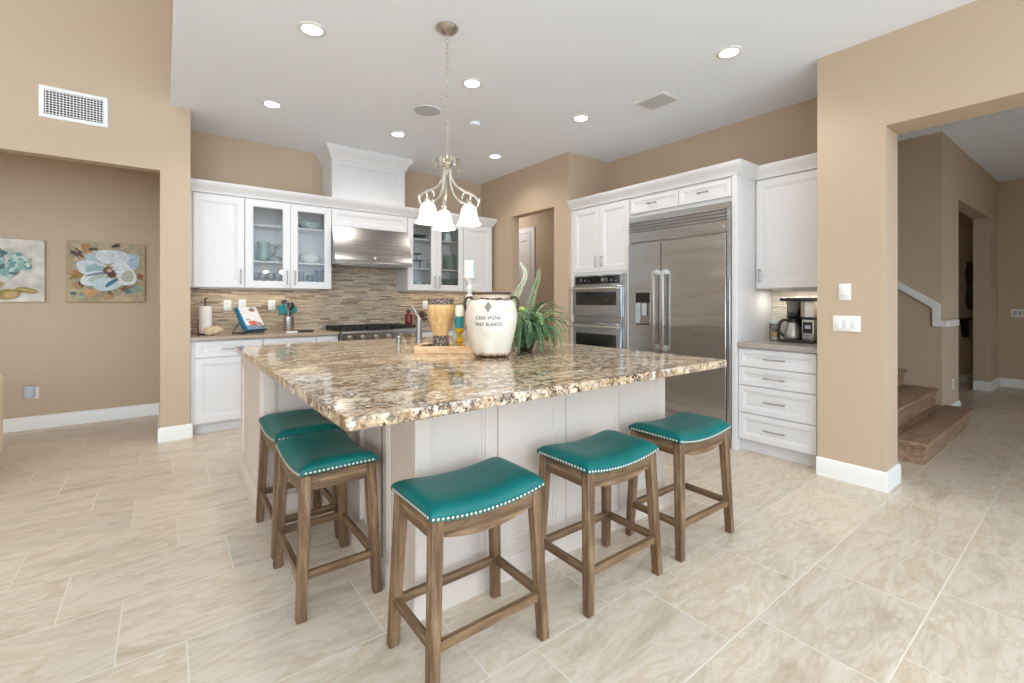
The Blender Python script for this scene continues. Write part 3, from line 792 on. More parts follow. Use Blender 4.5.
tag(MB().box(2.482, 3.836, 5.165, 5.786, 0.899, 0.930, 0.003).build('quartz_countertop', M_quartz), 'taupe stone countertop right of the range', 'countertop')

r = thing('kitchen_range', 'stainless steel gas range with black grates under the hood', 'range', (2.015, 5.45, 0))
RX0, RX1 = 1.552, 2.478
MB().box(RX0, RX1, 5.18, 5.78, 0.10, 0.925).box(RX0 + 0.02, RX1 - 0.02, 5.24, 5.78, 0.0, 0.10).build('range_body', M_steelx, r)
MB().hexa([(RX0, 5.18, 0.80), (RX0, 5.125, 0.815), (RX0, 5.095, 0.905), (RX0, 5.10, 0.93), (RX0, 5.12, 0.94), (RX0, 5.18, 0.94)],
          [(RX1, 5.18, 0.80), (RX1, 5.125, 0.815), (RX1, 5.095, 0.905), (RX1, 5.10, 0.93), (RX1, 5.12, 0.94), (RX1, 5.18, 0.94)]).build('control_panel', M_steelx, r)
for k in range(6):
    x = 1.64 + k * 0.15
    kb = MB().cyl((x, 5.108, 0.862), (x, 5.070, 0.851), 0.024, 0.021, 20)
    kb.cyl((x, 5.112, 0.863), (x, 5.098, 0.859), 0.031, None, 20)
    kb.build('knob', M_nickel, r)
od = MB().box(RX0 + 0.004, RX1 - 0.004, 5.14, 5.179, 0.16, 0.79, 0.004).build('oven_door', M_steelx, r)
MB().box(RX0 + 0.16, RX1 - 0.16, 5.137, 5.141, 0.32, 0.62).build('oven_window', M_blackglass, od)
bar_pull(od, fS(5.14), RX0 + 0.06, 0.735, RX1 - 0.06, 0.735, M_nickel, 0.012, 0.05)
MB().box(RX0 + 0.006, RX1 - 0.006, 5.185, 5.77, 0.9251, 0.933).build('cooktop_pan', M_castiron, r)
for k in range(3):
    x0 = RX0 + 0.008 + k * 0.3045; x1 = x0 + 0.300; g = MB(); b = 0.007
    for (a0, a1, c0, c1) in ((x0, x1, 5.19, 5.204), (x0, x1, 5.752, 5.766), (x0, x0 + 0.014, 5.19, 5.766), (x1 - 0.014, x1, 5.19, 5.766)):
        g.box(a0, a1, c0, c1, 0.950, 0.974)
    for j in range(1, 4):
        xx = x0 + 0.3 * j / 4; g.box(xx - b, xx + b, 5.19, 5.766, 0.956, 0.974)
    for yy in (5.33, 5.478, 5.62): g.box(x0, x1, yy - b, yy + b, 0.956, 0.974)
    for (xx, yy) in ((x0 + 0.02, 5.2), (x1 - 0.02, 5.2), (x0 + 0.02, 5.75), (x1 - 0.02, 5.75)): g.box(xx - 0.01, xx + 0.01, yy - 0.008, yy + 0.008, 0.933, 0.955)
    g.build('burner_grate', M_castiron, r)
    for yy in (5.33, 5.62): MB().lathe([(0.05, 0), (0.05, 0.010), (0.035, 0.012), (0.035, 0.02)], (x0 + 0.15, yy, 0.933), 20).build('burner_cap', M_castiron, r)

# ================================================================== TALL WALL: OVENS, FRIDGE
TX, CB = 3.89, XN - 0.002      # carcass front, niche back
t = thing('oven_cabinet', 'tall white cabinet around the wall ovens with two upper doors', 'cabinet', (4.2, 3.47, 0))
m = MB()
m.box(TX, CB, 3.040, 3.060, 0, 2.36).box(TX, CB, 3.850, 3.906, 0, 2.36)
m.box(TX, CB, 3.060, 3.850, 1.588, 2.36).box(TX, CB, 3.060, 3.850, 0.10, 0.44).box(TX + 0.06, CB, 3.06, 3.85, 0, 0.10)
m.box(CB - 0.02, CB, 3.060, 3.850, 0.44, 1.588)
m.build('carcass', M_white, t)
MB().nested(fW(TX), 3.041, 3.868, 0.40, 1.588, [(0, 0), (0, 0.02), (0.034, 0.02), (0.034, 0)], ring=True).build('oven_surround', M_white, t)
for (a, b, hx) in ((3.043, 3.452, 3.413), (3.456, 3.866, 3.497)):
    door_front(t, fW(TX), a, b, 1.594, 2.335, (hx, 1.648, hx, 1.772), 'door', 0.062)
door_front(t, fW(TX), 3.043, 3.866, 0.112, 0.395, (3.38, 0.32, 3.53, 0.32), 'drawer_front', 0.06)
MB().box(TX - 0.02, TX, 3.869, 3.906, 0, 2.34).build('filler_strip', M_white, t)
# combination wall oven
o = thing('wall_oven', 'stainless double wall oven with small upper oven and control panel', 'oven', (4.1, 3.46, 0.45))
OY0, OY1, OX = 3.092, 3.838, 3.870
MB().box(OX, 4.50, OY0 - 0.012, OY1 + 0.006, 0.452, 1.566).build('oven_body', M_steeld, o)
m = MB().box(OX - 0.012, OX, OY0 - 0.014, OY0 + 0.030, 0.45, 1.568, 0.002).build('side_trim', M_steel, o)
cp = MB().box(OX - 0.014, OX, OY0 + 0.032, OY1, 1.445, 1.566, 0.003).build('control_panel', M_steel, o)
MB().box(OX - 0.016, OX - 0.0138, OY0 + 0.065, OY1 - 0.03, 1.462, 1.548).build('display', M_blackglass, cp)
MB().cyl((OX - 0.014, 3.38, 1.505), (OX - 0.040, 3.38, 1.505), 0.020, 0.018).build('knob', M_nickel, cp)
m = MB()
for k in range(9):
    if k in (4, 5): continue
    y = 3.19 + k * 0.065
    for zz in (1.49, 1.505, 1.52)[:(k % 3) + 1]: m.box(OX - 0.0166, OX - 0.0159, y, y + 0.03, zz, zz + 0.003)
m.build('touch_markings', M_gray, cp)
def oven_door(z0, z1, w0, w1, hz):
    d = MB().box(OX - 0.036, OX - 0.001, OY0 + 0.032, OY1, z0, z1, 0.004).build('oven_door', M_steel, o)
    MB().box(OX - 0.038, OX - 0.0358, OY0 + 0.095, OY1 - 0.055, w0, w1).build('oven_window', M_blackglass, d)
    bar_pull(d, fW(OX - 0.036), OY0 + 0.05, hz, OY1 + 0.002, hz, M_nickel, 0.013, 0.045)
    return d
d = oven_door(1.100, 1.436, 1.225, 1.372, 1.405)
b = MB().lathe([(0.014, 0), (0.014, 0.003), (0.010, 0.005)], seg=18)
b.tm(Matrix.Translation((OX - 0.036, 3.465, 1.170)) @ Matrix.Rotation(R(-90), 4, 'Y')).build('badge', M_nickel, d)
MB().box(OX - 0.020, OX - 0.001, OY0 + 0.032, OY1, 1.030, 1.094, 0.002).build('vent_strip', M_steel, o)
oven_door(0.46, 1.022, 0.58, 0.905, 0.985)

f = thing('refrigerator', 'built-in stainless steel side-by-side refrigerator with water dispenser', 'refrigerator', (4.2, 2.5, 0))
FX, FY0, FY1, FYS = 3.880, 1.966, 3.026, 2.640
MB().box(FX, 4.52, FY0, FY1, 0.08, 2.128).box(FX + 0.05, 4.5, FY0 + 0.02, FY1 - 0.02, 0, 0.08).build('fridge_body', M_steeld, f)
g = MB().box(FX - 0.022, FX - 0.0005, FY0 + 0.032, FY1 - 0.002, 1.868, 2.128, 0.002).build('top_grille', M_steel, f)
m = MB()
for k in range(4):
    z = 1.970 + k * 0.030
    m.prism([(FX - 0.023, z), (FX - 0.046, z + 0.004), (FX - 0.046, z + 0.011), (FX - 0.023, z + 0.020)], lambda u, v, n: (u, n, v), FY0 + 0.036, FY1 - 0.006)
m.build('louvre', M_steel, g)
MB().box(FX - 0.0465, FX - 0.022, FY0 + 0.056, FY0 + 0.074, 1.906, 1.924, 0.001).build('badge', M_nickel, g)
MB().box(FX - 0.030, FX - 0.0005, FY0, FY0 + 0.030, 0.10, 2.128, 0.003).build('side_trim', M_steel, f)
def slabdoor(name, y0, y1, hole=None):
    z0, z1 = 0.105, 1.852
    m = MB()
    if hole:
        a, b, c0, c1 = hole
        m.box(FX - 0.042, FX - 0.001, y0, y1, z0, c0).box(FX - 0.042, FX - 0.001, y0, y1, c1, z1)
        m.box(FX - 0.042, FX - 0.001, y0, a, c0, c1).box(FX - 0.042, FX - 0.001, b, y1, c0, c1)
    else: m.box(FX - 0.042, FX - 0.001, y0, y1, z0, z1, 0.003)
    return m.build(name, M_steel, f)
fr = slabdoor('fridge_door', FY0 + 0.032, FYS - 0.003)
fz = slabdoor('freezer_door', FYS + 0.003, FY1 - 0.002, (2.765, 2.935, 1.03, 1.355))
dp = MB().box(FX - 0.010, FX - 0.0012, 2.766, 2.934, 1.031, 1.354).build('dispenser_recess', M_steeld, fz)
MB().nested(fW(FX - 0.042), 2.757, 2.943, 1.022, 1.363, [(0, 0.0), (0, 0.004), (0.008, 0.004), (0.008, 0.0)], ring=True).build('dispenser_frame', M_nickel, dp)
MB().box(FX - 0.040, FX - 0.012, 2.768, 2.932, 1.255, 1.352, 0.004).build('dispenser_panel', M_black, dp)
MB().box(FX - 0.028, FX - 0.011, 2.815, 2.875, 1.12, 1.25, 0.006).build('paddle', M_gray, dp)
MB().box(FX - 0.040, FX - 0.012, 2.768, 2.932, 1.032, 1.042).build('drip_tray', M_black, dp)
for (dd, y) in ((fz, 2.692), (fr, 2.590)):
    m = MB()
    m.box(FX - 0.105, FX - 0.083, y - 0.014, y + 0.014, 0.80, 1.56, 0.006, 2)
    for z in (0.80, 1.535): m.prism([(FX - 0.042, z - 0.012), (FX - 0.042, z + 0.045), (FX - 0.095, z + 0.025), (FX - 0.095, z)], lambda u, v, n: (u, n, v), y - 0.013, y + 0.013, 0.002)
    m.build('handle', M_nickel, dd)
c = thing('fridge_cabinet', 'white cabinet bridging over the refrigerator with two drawer fronts', 'cabinet', (4.2, 2.5, 2.14))
MB().box(TX, CB, 1.966, 3.036, 2.134, 2.36).build('carcass', M_white, c)
door_front(c, fW(TX), 2.478, 3.033, 2.172, 2.325, (2.70, 2.245, 2.81, 2.245), 'drawer_front', 0.035)
door_front(c, fW(TX), 1.969, 2.470, 2.172, 2.325, (2.16, 2.245, 2.27, 2.245), 'drawer_front', 0.035)
tag(MB().box(TX - 0.02, CB, 1.918, 1.963, 0, 2.36, 0.002).build('fridge_side_panel', M_white), 'tall white end panel on the right side of the refrigerator', 'panel')
structure(MB().sweep(CRP, [(3.87, 3.907), (3.87, 1.916), (4.19, 1.916)]), 'trim_3', M_white, 'white crown moulding over the ovens and refrigerator', 'trim')
structure(MB().box(3.885, CB, 1.920, 3.905, 2.44, 2.454), 'trim_4', M_white)

# ================================================================== COFFEE CORNER
c = thing('drawer_base_cabinet', 'white base cabinet with four drawers between refrigerator panel and pillar', 'cabinet', (4.2, 1.6, 0))
MB().box(3.91, CB, 1.304, 1.916, 0.10, 0.878).box(3.955, CB, 1.304, 1.916, 0, 0.10).build('carcass', M_white, c)
for (z0, z1) in ((0.722, 0.870), (0.566, 0.714), (0.334, 0.558), (0.108, 0.326)):
    zc = (z0 + z1) / 2; door_front(c, fW(3.91), 1.330, 1.912, z0, z1, (1.54, zc, 1.70, zc), 'drawer', 0.04)
tag(MB().box(3.868, CB - 0.012, 1.303, 1.915, 0.879, 0.920, 0.003).build('coffee_countertop', M_quartz2), 'grey stone countertop under the coffee maker', 'countertop')
c = thing('wall_cabinet', 'white single-door wall cabinet over the coffee maker', 'cabinet', (4.3, 1.6, 1.38))
MB().box(4.22, CB, 1.304, 1.916, 1.380, 2.36).build('carcass', M_white, c)
d = MB().shaker(fW(4.22), 1.318, 1.908, 1.384, 2.335, st=0.062).build('door', M_white, c)
bar_pull(d, fW(4.20), 1.872, 1.43, 1.872, 1.555)
structure(MB().sweep(CRP, [(4.20, 1.908), (4.20, 1.302)]), 'trim_5', M_white, 'white crown moulding over the coffee corner cabinet', 'trim')
structure(MB().box(4.215, CB, 1.304, 1.912, 2.44, 2.454), 'trim_6', M_white)

# ================================================================== CEILING FIXTURES
CANS = (((0.772, 3.162), 'recessed ceiling light at the upper left, nearest the camera on that side'),
        ((0.779, 4.585), 'recessed ceiling light at the far left, above the left wall cabinets'),
        ((1.985, 4.594), 'recessed ceiling light in front of the white hood chimney'),
        ((3.231, 4.569), 'recessed ceiling light farthest back, near the pantry corner'),
        ((2.000, 3.153), 'recessed ceiling light just right of the chandelier chain'),
        ((3.224, 3.112), 'recessed ceiling light between chandelier and ceiling vent, in front of the ovens'),
        ((3.209, 1.646), 'recessed ceiling light nearest the pillar, in front of the coffee corner'))
for (x, y), lab in CANS:
    t = thing('recessed_light', lab, 'ceiling light', (x, y, CZ), 'recessed ceiling lights')
    MB().lathe([(0.088, -0.001), (0.088, -0.004), (0.082, -0.008), (0.062, -0.008), (0.058, -0.001)], (x, y, CZ), 32, close=True).build('trim_ring', M_plate, t)
    MB().lathe([(0.0585, -0.0012), (0.057, -0.006), (0.035, -0.0065)], (x, y, CZ), 32).build('lens', M_canlens, t)
    lamp('downlight', 'SPOT', CAN_W, (1.0, 0.94, 0.87), (x, y, CZ - 0.03), t, 0.07, (150, 0.6))
t = thing('ceiling_speaker', 'round white flush ceiling speaker behind the chandelier chain', 'speaker', (1.96, 3.873, CZ))
MB().lathe([(0.135, -0.001), (0.135, -0.005), (0.128, -0.007), (0.124, -0.001)], (1.96, 3.873, CZ), 36, close=True).build('trim_ring', M_ceil, t)
MB().lathe([(0.1235, -0.001), (0.123, -0.004), (0.06, -0.005)], (1.96, 3.873, CZ), 36).build('grille', plain('speaker_mesh', srgb(196, 197, 200), 0.7, var=0.05, vscale=300), t)
tag(MB().lathe([(0.052, -0.001), (0.052, -0.020), (0.046, -0.028), (0.02, -0.030)], (2.473, 3.843, CZ), 28).build('smoke_detector', M_ceil), 'small round white smoke detector on the ceiling', 'smoke detector')
t = thing('ceiling_vent', 'rectangular louvred air vent in the ceiling near the ovens', 'air vent', (3.487, 2.44, CZ))
MB().nested(fD(CZ), 3.355, 3.620, 2.285, 2.600, [(0, 0.001), (0, 0.006), (0.024, 0.010), (0.026, 0.001)], ring=True).build('frame', M_plate, t)
MB().box(3.382, 3.593, 2.312, 2.573, CZ - 0.002, CZ - 0.0008).build('duct_shade_sheet', M_shadow, t)  # dark sheet, shade behind the slats put in as colour
for k in range(10):
    x = 3.390 + k * 0.0216
    MB().box(x, x + 0.004, 2.312, 2.573, CZ - 0.010, CZ - 0.0022).build('slat', M_plate, t)
t = thing('wall_vent', 'white egg-crate return air grille high on the left wall', 'air vent', (-0.58, 5.18, 2.74))
MB().nested(fS(5.18), -0.790, -0.372, 2.742, 2.998, [(0, 0.0), (0, 0.006), (0.006, 0.012), (0.030, 0.012), (0.032, 0.0)], ring=True).build('frame', M_plate, t)
MB().box(-0.757, -0.405, 5.1765, 5.1795, 2.775, 2.965).build('duct_shade_sheet', M_shadow, t)  # flat dark sheet painted as the shade behind the grid
m = MB()
for k in range(18): x = -0.752 + k * 0.0202; m.box(x, x + 0.0045, 5.170, 5.1765, 2.776, 2.964)
for k in range(10): z = 2.782 + k * 0.0196; m.box(-0.756, -0.406, 5.1695, 5.1764, z, z + 0.0045)
m.build('grid', M_plate, t)

# ------------------------------------------------------------------ chandelier
PX, PY = 1.468, 2.616
t = thing('chandelier', 'three-light silver scroll chandelier with frosted bell shades over the island', 'chandelier', (PX, PY, CZ))
MB().lathe([(0.072, -0.001), (0.072, -0.008), (0.060, -0.022), (0.030, -0.032), (0.010, -0.036)], (PX, PY, CZ), 32).build('canopy', M_nickel, t)
m = MB(); z = CZ - 0.036; k = 0
while z > 2.22:
    pts = []
    for j in range(12):
        a = 2 * math.pi * j / 12; s_ = 0.0085 * math.cos(a); zz = z - 0.019 + 0.019 * math.sin(a)
        pts.append((PX + (s_ if k % 2 else s_ * 0.6), PY + (0 if k % 2 else s_ * 0.8), zz))
    m.tube(pts, 0.0022, 6, closed=True); z -= 0.0315; k += 1
m.build('chain', M_silver, t)
hub = MB().lathe([(0.006, 2.225), (0.012, 2.215), (0.010, 2.20), (0.028, 2.185), (0.036, 2.165), (0.030, 2.148), (0.014, 2.135), (0.020, 2.118), (0.012, 2.10), (0.004, 2.085)], (PX, PY, 0), 20).build('hub', M_silver, t)
m = MB()
for k in range(7):
    a = 2 * math.pi * k / 7 + 0.2; ca, sa = math.cos(a), math.sin(a)
    pp = [(0.022, 2.17), (0.055, 2.195), (0.085, 2.185), (0.100, 2.150), (0.096, 2.125)]
    wd = [0.006, 0.016, 0.018, 0.012, 0.002]
    prev = None
    for (r_, z_), w_ in zip(pp, wd):
        q = [m.bm.verts.new((PX + r_ * ca - s_ * w_ * sa, PY + r_ * sa + s_ * w_ * ca, z_ + (0 if s_ else 0.004))) for s_ in (-1, 0, 1)]
        if prev:
            for c_ in range(2): m.bm.faces.new((prev[c_], prev[c_ + 1], q[c_ + 1], q[c_]))
        prev = q
m.build('leaf_crown', M_silver, hub)
def smooth(pts, n=5):
    out = []; P = [Vector(p) for p in pts]
    for i in range(len(P) - 1):
        p0, p1, p2, p3 = P[max(i - 1, 0)], P[i], P[i + 1], P[min(i + 2, len(P) - 1)]
        for j in range(n):
            u = j / n
            out.append(0.5 * ((2 * p1) + (-p0 + p2) * u + (2 * p0 - 5 * p1 + 4 * p2 - p3) * u * u + (-p0 + 3 * p1 - 3 * p2 + p3) * u ** 3))
    out.append(P[-1]); return out
# directions: camera-right is (S,-C); one lamp to the left front, one right front, one behind
SA, CA = math.sin(R(52.6)), math.cos(R(52.6))
for th in (14, 134, 254):
    rr, ff = math.cos(R(th)), -math.sin(R(th))
    dx, dy = SA * rr + CA * ff, -CA * rr + SA * ff
    def pt(r_, z_, s_=0.0): return (PX + dx * r_ - dy * s_, PY + dy * r_ + dx * s_, z_)
    a = MB()
    a.tube(smooth([pt(0.020, 2.135), pt(0.030, 2.075), pt(0.065, 2.015), pt(0.125, 1.975), pt(0.185, 1.945), pt(0.215, 1.905), pt(0.205, 1.872), pt(0.180, 1.868), pt(0.163, 1.885), pt(0.168, 1.902)]), 0.0078, 8)
    a.tube(smooth([pt(0.018, 2.12), pt(0.024, 2.04), pt(0.045, 1.965), pt(0.085, 1.918), pt(0.122, 1.900), pt(0.155, 1.920), pt(0.158, 1.955), pt(0.132, 1.972), pt(0.110, 1.957), pt(0.114, 1.942)]), 0.0078, 8)
    for (r_, z_) in ((0.219, 1.915), (0.105, 1.945)):
        a.ball(pt(r_, z_), 0.011, (0.7, 0.7, 1.6), 8, 6)
    arm = a.build('arm', M_silver, t)
    cx, cy, _ = pt(0.150, 0)
    MB().lathe([(0.010, 1.922), (0.020, 1.908), (0.022, 1.892), (0.016, 1.880)], (cx, cy, 0), 18).build('socket_cup', M_silver, arm)
    prof = [(0.018, 1.912), (0.034, 1.905), (0.050, 1.885), (0.058, 1.855), (0.061, 1.825), (0.066, 1.800), (0.078, 1.775), (0.088, 1.762), (0.0855, 1.760), (0.075, 1.772), (0.062, 1.797), (0.057, 1.83), (0.054, 1.86), (0.045, 1.885), (0.015, 1.905)]
    prof = [(r_ * 0.88, 1.76 + (z_ - 1.76) * 0.86) for r_, z_ in prof]
    ruf = lambda i, a_: (0.035 * math.cos(8 * a_) if 5 <= i <= 9 else 0)
    tag(MB().lathe(prof, (cx, cy, 0), 48, ruffle=ruf).build('shade', M_shade, t), 'frosted white glass bell shade')
    lamp('bulb', 'POINT', PEND_W, (1.0, 0.85, 0.66), (cx, cy, 1.745), t, 0.03)

# ------------------------------------------------------------------ under-cabinet light strips
t = thing('undercabinet_light', 'slim light strip under the wall cabinet over the coffee maker', 'light strip', (4.36, 1.6, 1.38))
MB().box(4.34, 4.38, 1.38, 1.84, 1.368, 1.3795).build('housing', M_plate, t)
lamp('strip_lamp', 'AREA', 1.3, (1.0, 0.93, 0.82), (4.36, 1.61, 1.366), t, (0.03, 0.42))
for x0, x1, lab in ((0.30, 1.45, 'slim light strip under the cabinets left of the hood'), (2.52, 3.70, 'slim light strip under the cabinets right of the hood')):
    t = thing('undercabinet_light', lab, 'light strip', ((x0 + x1) / 2, 5.70, UB))
    MB().box(x0, x1, 5.66, 5.70, UB - 0.012, UB - 0.0005).build('housing', M_plate, t)
    lamp('strip_lamp', 'AREA', 0.75, (1.0, 0.88, 0.64), ((x0 + x1) / 2, 5.68, UB - 0.014), t, (x1 - x0, 0.03))

# ================================================================== PLATES, SWITCHES, PLUGS
def outlet(fr, u, v, lab, w=0.072, h=0.116):
    t = thing('wall_outlet', lab, 'outlet', fr(u, v, 0), 'outlets on the stone backsplash')
    MB().nested(fr, u - w / 2, u + w / 2, v - h / 2, v + h / 2, [(0, 0.0004), (0, 0.004), (0.004, 0.007)]).build('plate', M_plate, t)
    for dv in (-0.02, 0.02):
        s_ = MB().nested(fr, u - 0.017, u + 0.017, v + dv - 0.014, v + dv + 0.014, [(0, 0.007), (0, 0.009), (0.002, 0.0095)]).build('socket', M_plate, t)
        m = MB()
        for du in (-0.007, 0.007): m.nested(fr, u + du - 0.0015, u + du + 0.0015, v + dv - 0.003, v + dv + 0.007, [(0, 0.0094), (0, 0.0099)])
        m.build('slot', M_shadow, s_)
FSP = fS(5.788)
outlet(FSP, 0.550, 1.224, 'white wall outlet beside the paper towel on the backsplash')
outlet(FSP, 0.690, 1.228, 'white wall outlet partly behind the cookbook on the backsplash')
outlet(FSP, 0.980, 1.224, 'white wall outlet left of the utensil crock on the backsplash')
outlet(FSP, 2.900, 1.215, 'white wall outlet right of the range, above the tan vase')
t = thing('wall_outlet', 'white outlet low on the hall wall beside the stairs', 'outlet', (6.98, 1.0505, 0.345))
MB().nested(fS(1.0505), 6.945, 7.015, 0.29, 0.405, [(0, 0.0004), (0, 0.004), (0.004, 0.007)]).build('plate', M_plate, t)
for dv in (-0.02, 0.02): MB().nested(fS(1.0505), 6.963, 6.997, 0.347 + dv - 0.014, 0.347 + dv + 0.014, [(0, 0.007), (0, 0.009)]).build('socket', M_gray, t)
t = thing('dimmer_switch', 'white dimmer switch with round knob on the pillar', 'switch', (3.82, 1.13, 1.33))
MB().nested(fW(3.82), 1.094, 1.166, 1.276, 1.392, [(0, 0.0004), (0, 0.004), (0.004, 0.007)]).build('plate', M_plate, t)
MB().cyl((3.813, 1.13, 1.328), (3.795, 1.13, 1.328), 0.019, 0.016, 24).build('knob', M_plate, t)
t = thing('light_switch', 'white triple rocker switch plate on the pillar below the dimmer', 'switch', (3.82, 1.12, 1.11))
MB().nested(fW(3.82), 1.038, 1.202, 1.056, 1.166, [(0, 0.0004), (0, 0.004), (0.004, 0.007)]).build('plate', M_plate, t)
for k in range(3):
    y = 1.120 + (k - 1) * 0.046
    MB().nested(fW(3.82), y - 0.017, y + 0.017, 1.078, 1.145, [(0, 0.007), (0, 0.0085), (0.002, 0.010)]).build('rocker', M_plate, t)
t = thing('light_switch', 'white switch plate on the far end wall of the hall', 'switch', (9.9, 0.78, 1.09))
MB().nested(fW(9.9), 0.695, 0.868, 1.035, 1.150, [(0, 0.0004), (0, 0.004), (0.004, 0.007)]).build('plate', M_plate, t)
for k in range(3):
    y = 0.782 + (k - 1) * 0.046
    MB().nested(fW(9.9), y - 0.017, y + 0.017, 1.06, 1.127, [(0, 0.007), (0, 0.010)]).build('rocker', M_gray, t)
t = thing('plug_in_device', 'small grey plug-in device low on the recess wall under the paintings', 'plug-in device', (-1.04, 6.47, 0.365))
MB().nested(fS(6.47), -1.060, -0.985, 0.300, 0.418, [(0, 0.0004), (0, 0.004), (0.004, 0.007)]).build('plate', M_plate, t)
MB().box(-1.080, -1.010, 6.418, 6.462, 0.315, 0.435, 0.012, 3).build('device', M_gray, t)

# ================================================================== PAINTINGS IN THE RECESS
def canvas(label, x0, x1, z0, z1, base):
    t = thing('canvas_painting', label, 'painting', ((x0 + x1) / 2, 6.47, z0), 'flower paintings in the recess')
    MB().box(x0, x1, 6.432, 6.468, z0, z1, 0.003).build('canvas', plain('canvas_' + str(len(MATS)), base, 0.8, var=0.22, vscale=9), t)
    return t
LV = [0]
def blob(mb, x, z, rx, rz, rot, col, n=16, lob=0.0, ph=0.0, tip=1.0):
    """one flat dab of paint on the canvas"""
    LV[0] += 1; y = 6.4315 - 0.00002 * LV[0]; pts = []
    for k in range(n):
        a = 2 * math.pi * k / n; r_ = 1 + lob * math.cos(3 * a + ph)
        px, pz = rx * r_ * math.cos(a), rz * r_ * math.sin(a) * (1 if tip == 1 else (1 - tip * (0.5 + 0.5 * math.cos(a))))
        pts.append((x + px * math.cos(rot) - pz * math.sin(rot), y, z + px * math.sin(rot) + pz * math.cos(rot)))
    mb.poly(pts, col)
rnd = random.Random(3)
x0, x1, z0, z1 = -0.783, -0.160, 1.260, 1.884
# the canvas is wider than tall in the photograph: 62 cm square seen at an angle
t = canvas('canvas painting of one large pale blue and white bloom', x0, x1, z0, z1, srgb(176, 158, 124))
m = MB(); cx, cz = -0.455, 1.585
def inr(v, a, b): return max(a, min(b, v))
for k in range(260):
    c = rnd.choice([srgb(166, 152, 122), srgb(186, 170, 138), srgb(158, 158, 134), srgb(148, 154, 140), srgb(192, 178, 148), srgb(178, 150, 114), srgb(168, 170, 150)])
    blob(m, rnd.uniform(x0 + 0.04, x1 - 0.04), rnd.uniform(z0 + 0.03, z1 - 0.03), rnd.uniform(0.015, 0.035), rnd.uniform(0.005, 0.014), rnd.uniform(0, 3), c, 9, 0.2, rnd.uniform(0, 6))
for k in range(16):
    c = rnd.choice([srgb(158, 142, 112), srgb(190, 172, 138), srgb(150, 150, 128), srgb(138, 146, 134), srgb(196, 180, 150), srgb(176, 140, 104)])
    blob(m, rnd.uniform(x0 + 0.08, x1 - 0.08), rnd.uniform(z0 + 0.06, z1 - 0.06), rnd.uniform(0.03, 0.07), rnd.uniform(0.015, 0.045), rnd.uniform(0, 3), c, lob=0.15, ph=rnd.uniform(0, 6))
for (a, b, rx, rz, rot, c) in ((-0.63, 1.81, 0.065, 0.024, 1.75, srgb(168, 112, 62)), (-0.60, 1.80, 0.05, 0.018, 1.5, srgb(190, 140, 92)), (-0.70, 1.77, 0.085, 0.012, -0.75, srgb(86, 66, 52)), (-0.71, 1.755, 0.06, 0.010, 0.1, srgb(80, 70, 62)),
                               (-0.70, 1.53, 0.085, 0.022, 0.35, srgb(150, 120, 62)), (-0.70, 1.565, 0.07, 0.010, 0.0, srgb(170, 116, 62)), (-0.66, 1.46, 0.06, 0.024, 1.25, srgb(92, 56, 38)), (-0.61, 1.36, 0.07, 0.045, 0.3, srgb(196, 150, 104)),
                               (-0.40, 1.86, 0.05, 0.010, 0.1, srgb(70, 58, 50)), (-0.58, 1.81, 0.045, 0.018, 0.1, srgb(84, 76, 70)), (-0.31, 1.42, 0.10, 0.006, 0.7, srgb(120, 72, 44)), (-0.46, 1.37, 0.07, 0.005, -1.0, srgb(98, 70, 50)),
                               (-0.30, 1.37, 0.035, 0.028, 0.4, srgb(92, 124, 140)), (-0.73, 1.35, 0.03, 0.02, 0.2, srgb(88, 108, 110)), (-0.23, 1.40, 0.05, 0.05, 0.2, srgb(140, 150, 138)), (-0.20, 1.54, 0.03, 0.05, 0.2, srgb(130, 96, 66))):
    for q in range(7):
        blob(m, a + rnd.uniform(-0.3, 0.3) * rx, b + rnd.uniform(-0.3, 0.3) * rx, rx * rnd.uniform(0.45, 0.8), rz * rnd.uniform(0.3, 0.75), rot + rnd.uniform(-0.35, 0.35), tuple(v * rnd.uniform(0.85, 1.25) for v in c[:3]), 10, 0.12, rnd.uniform(0, 6))
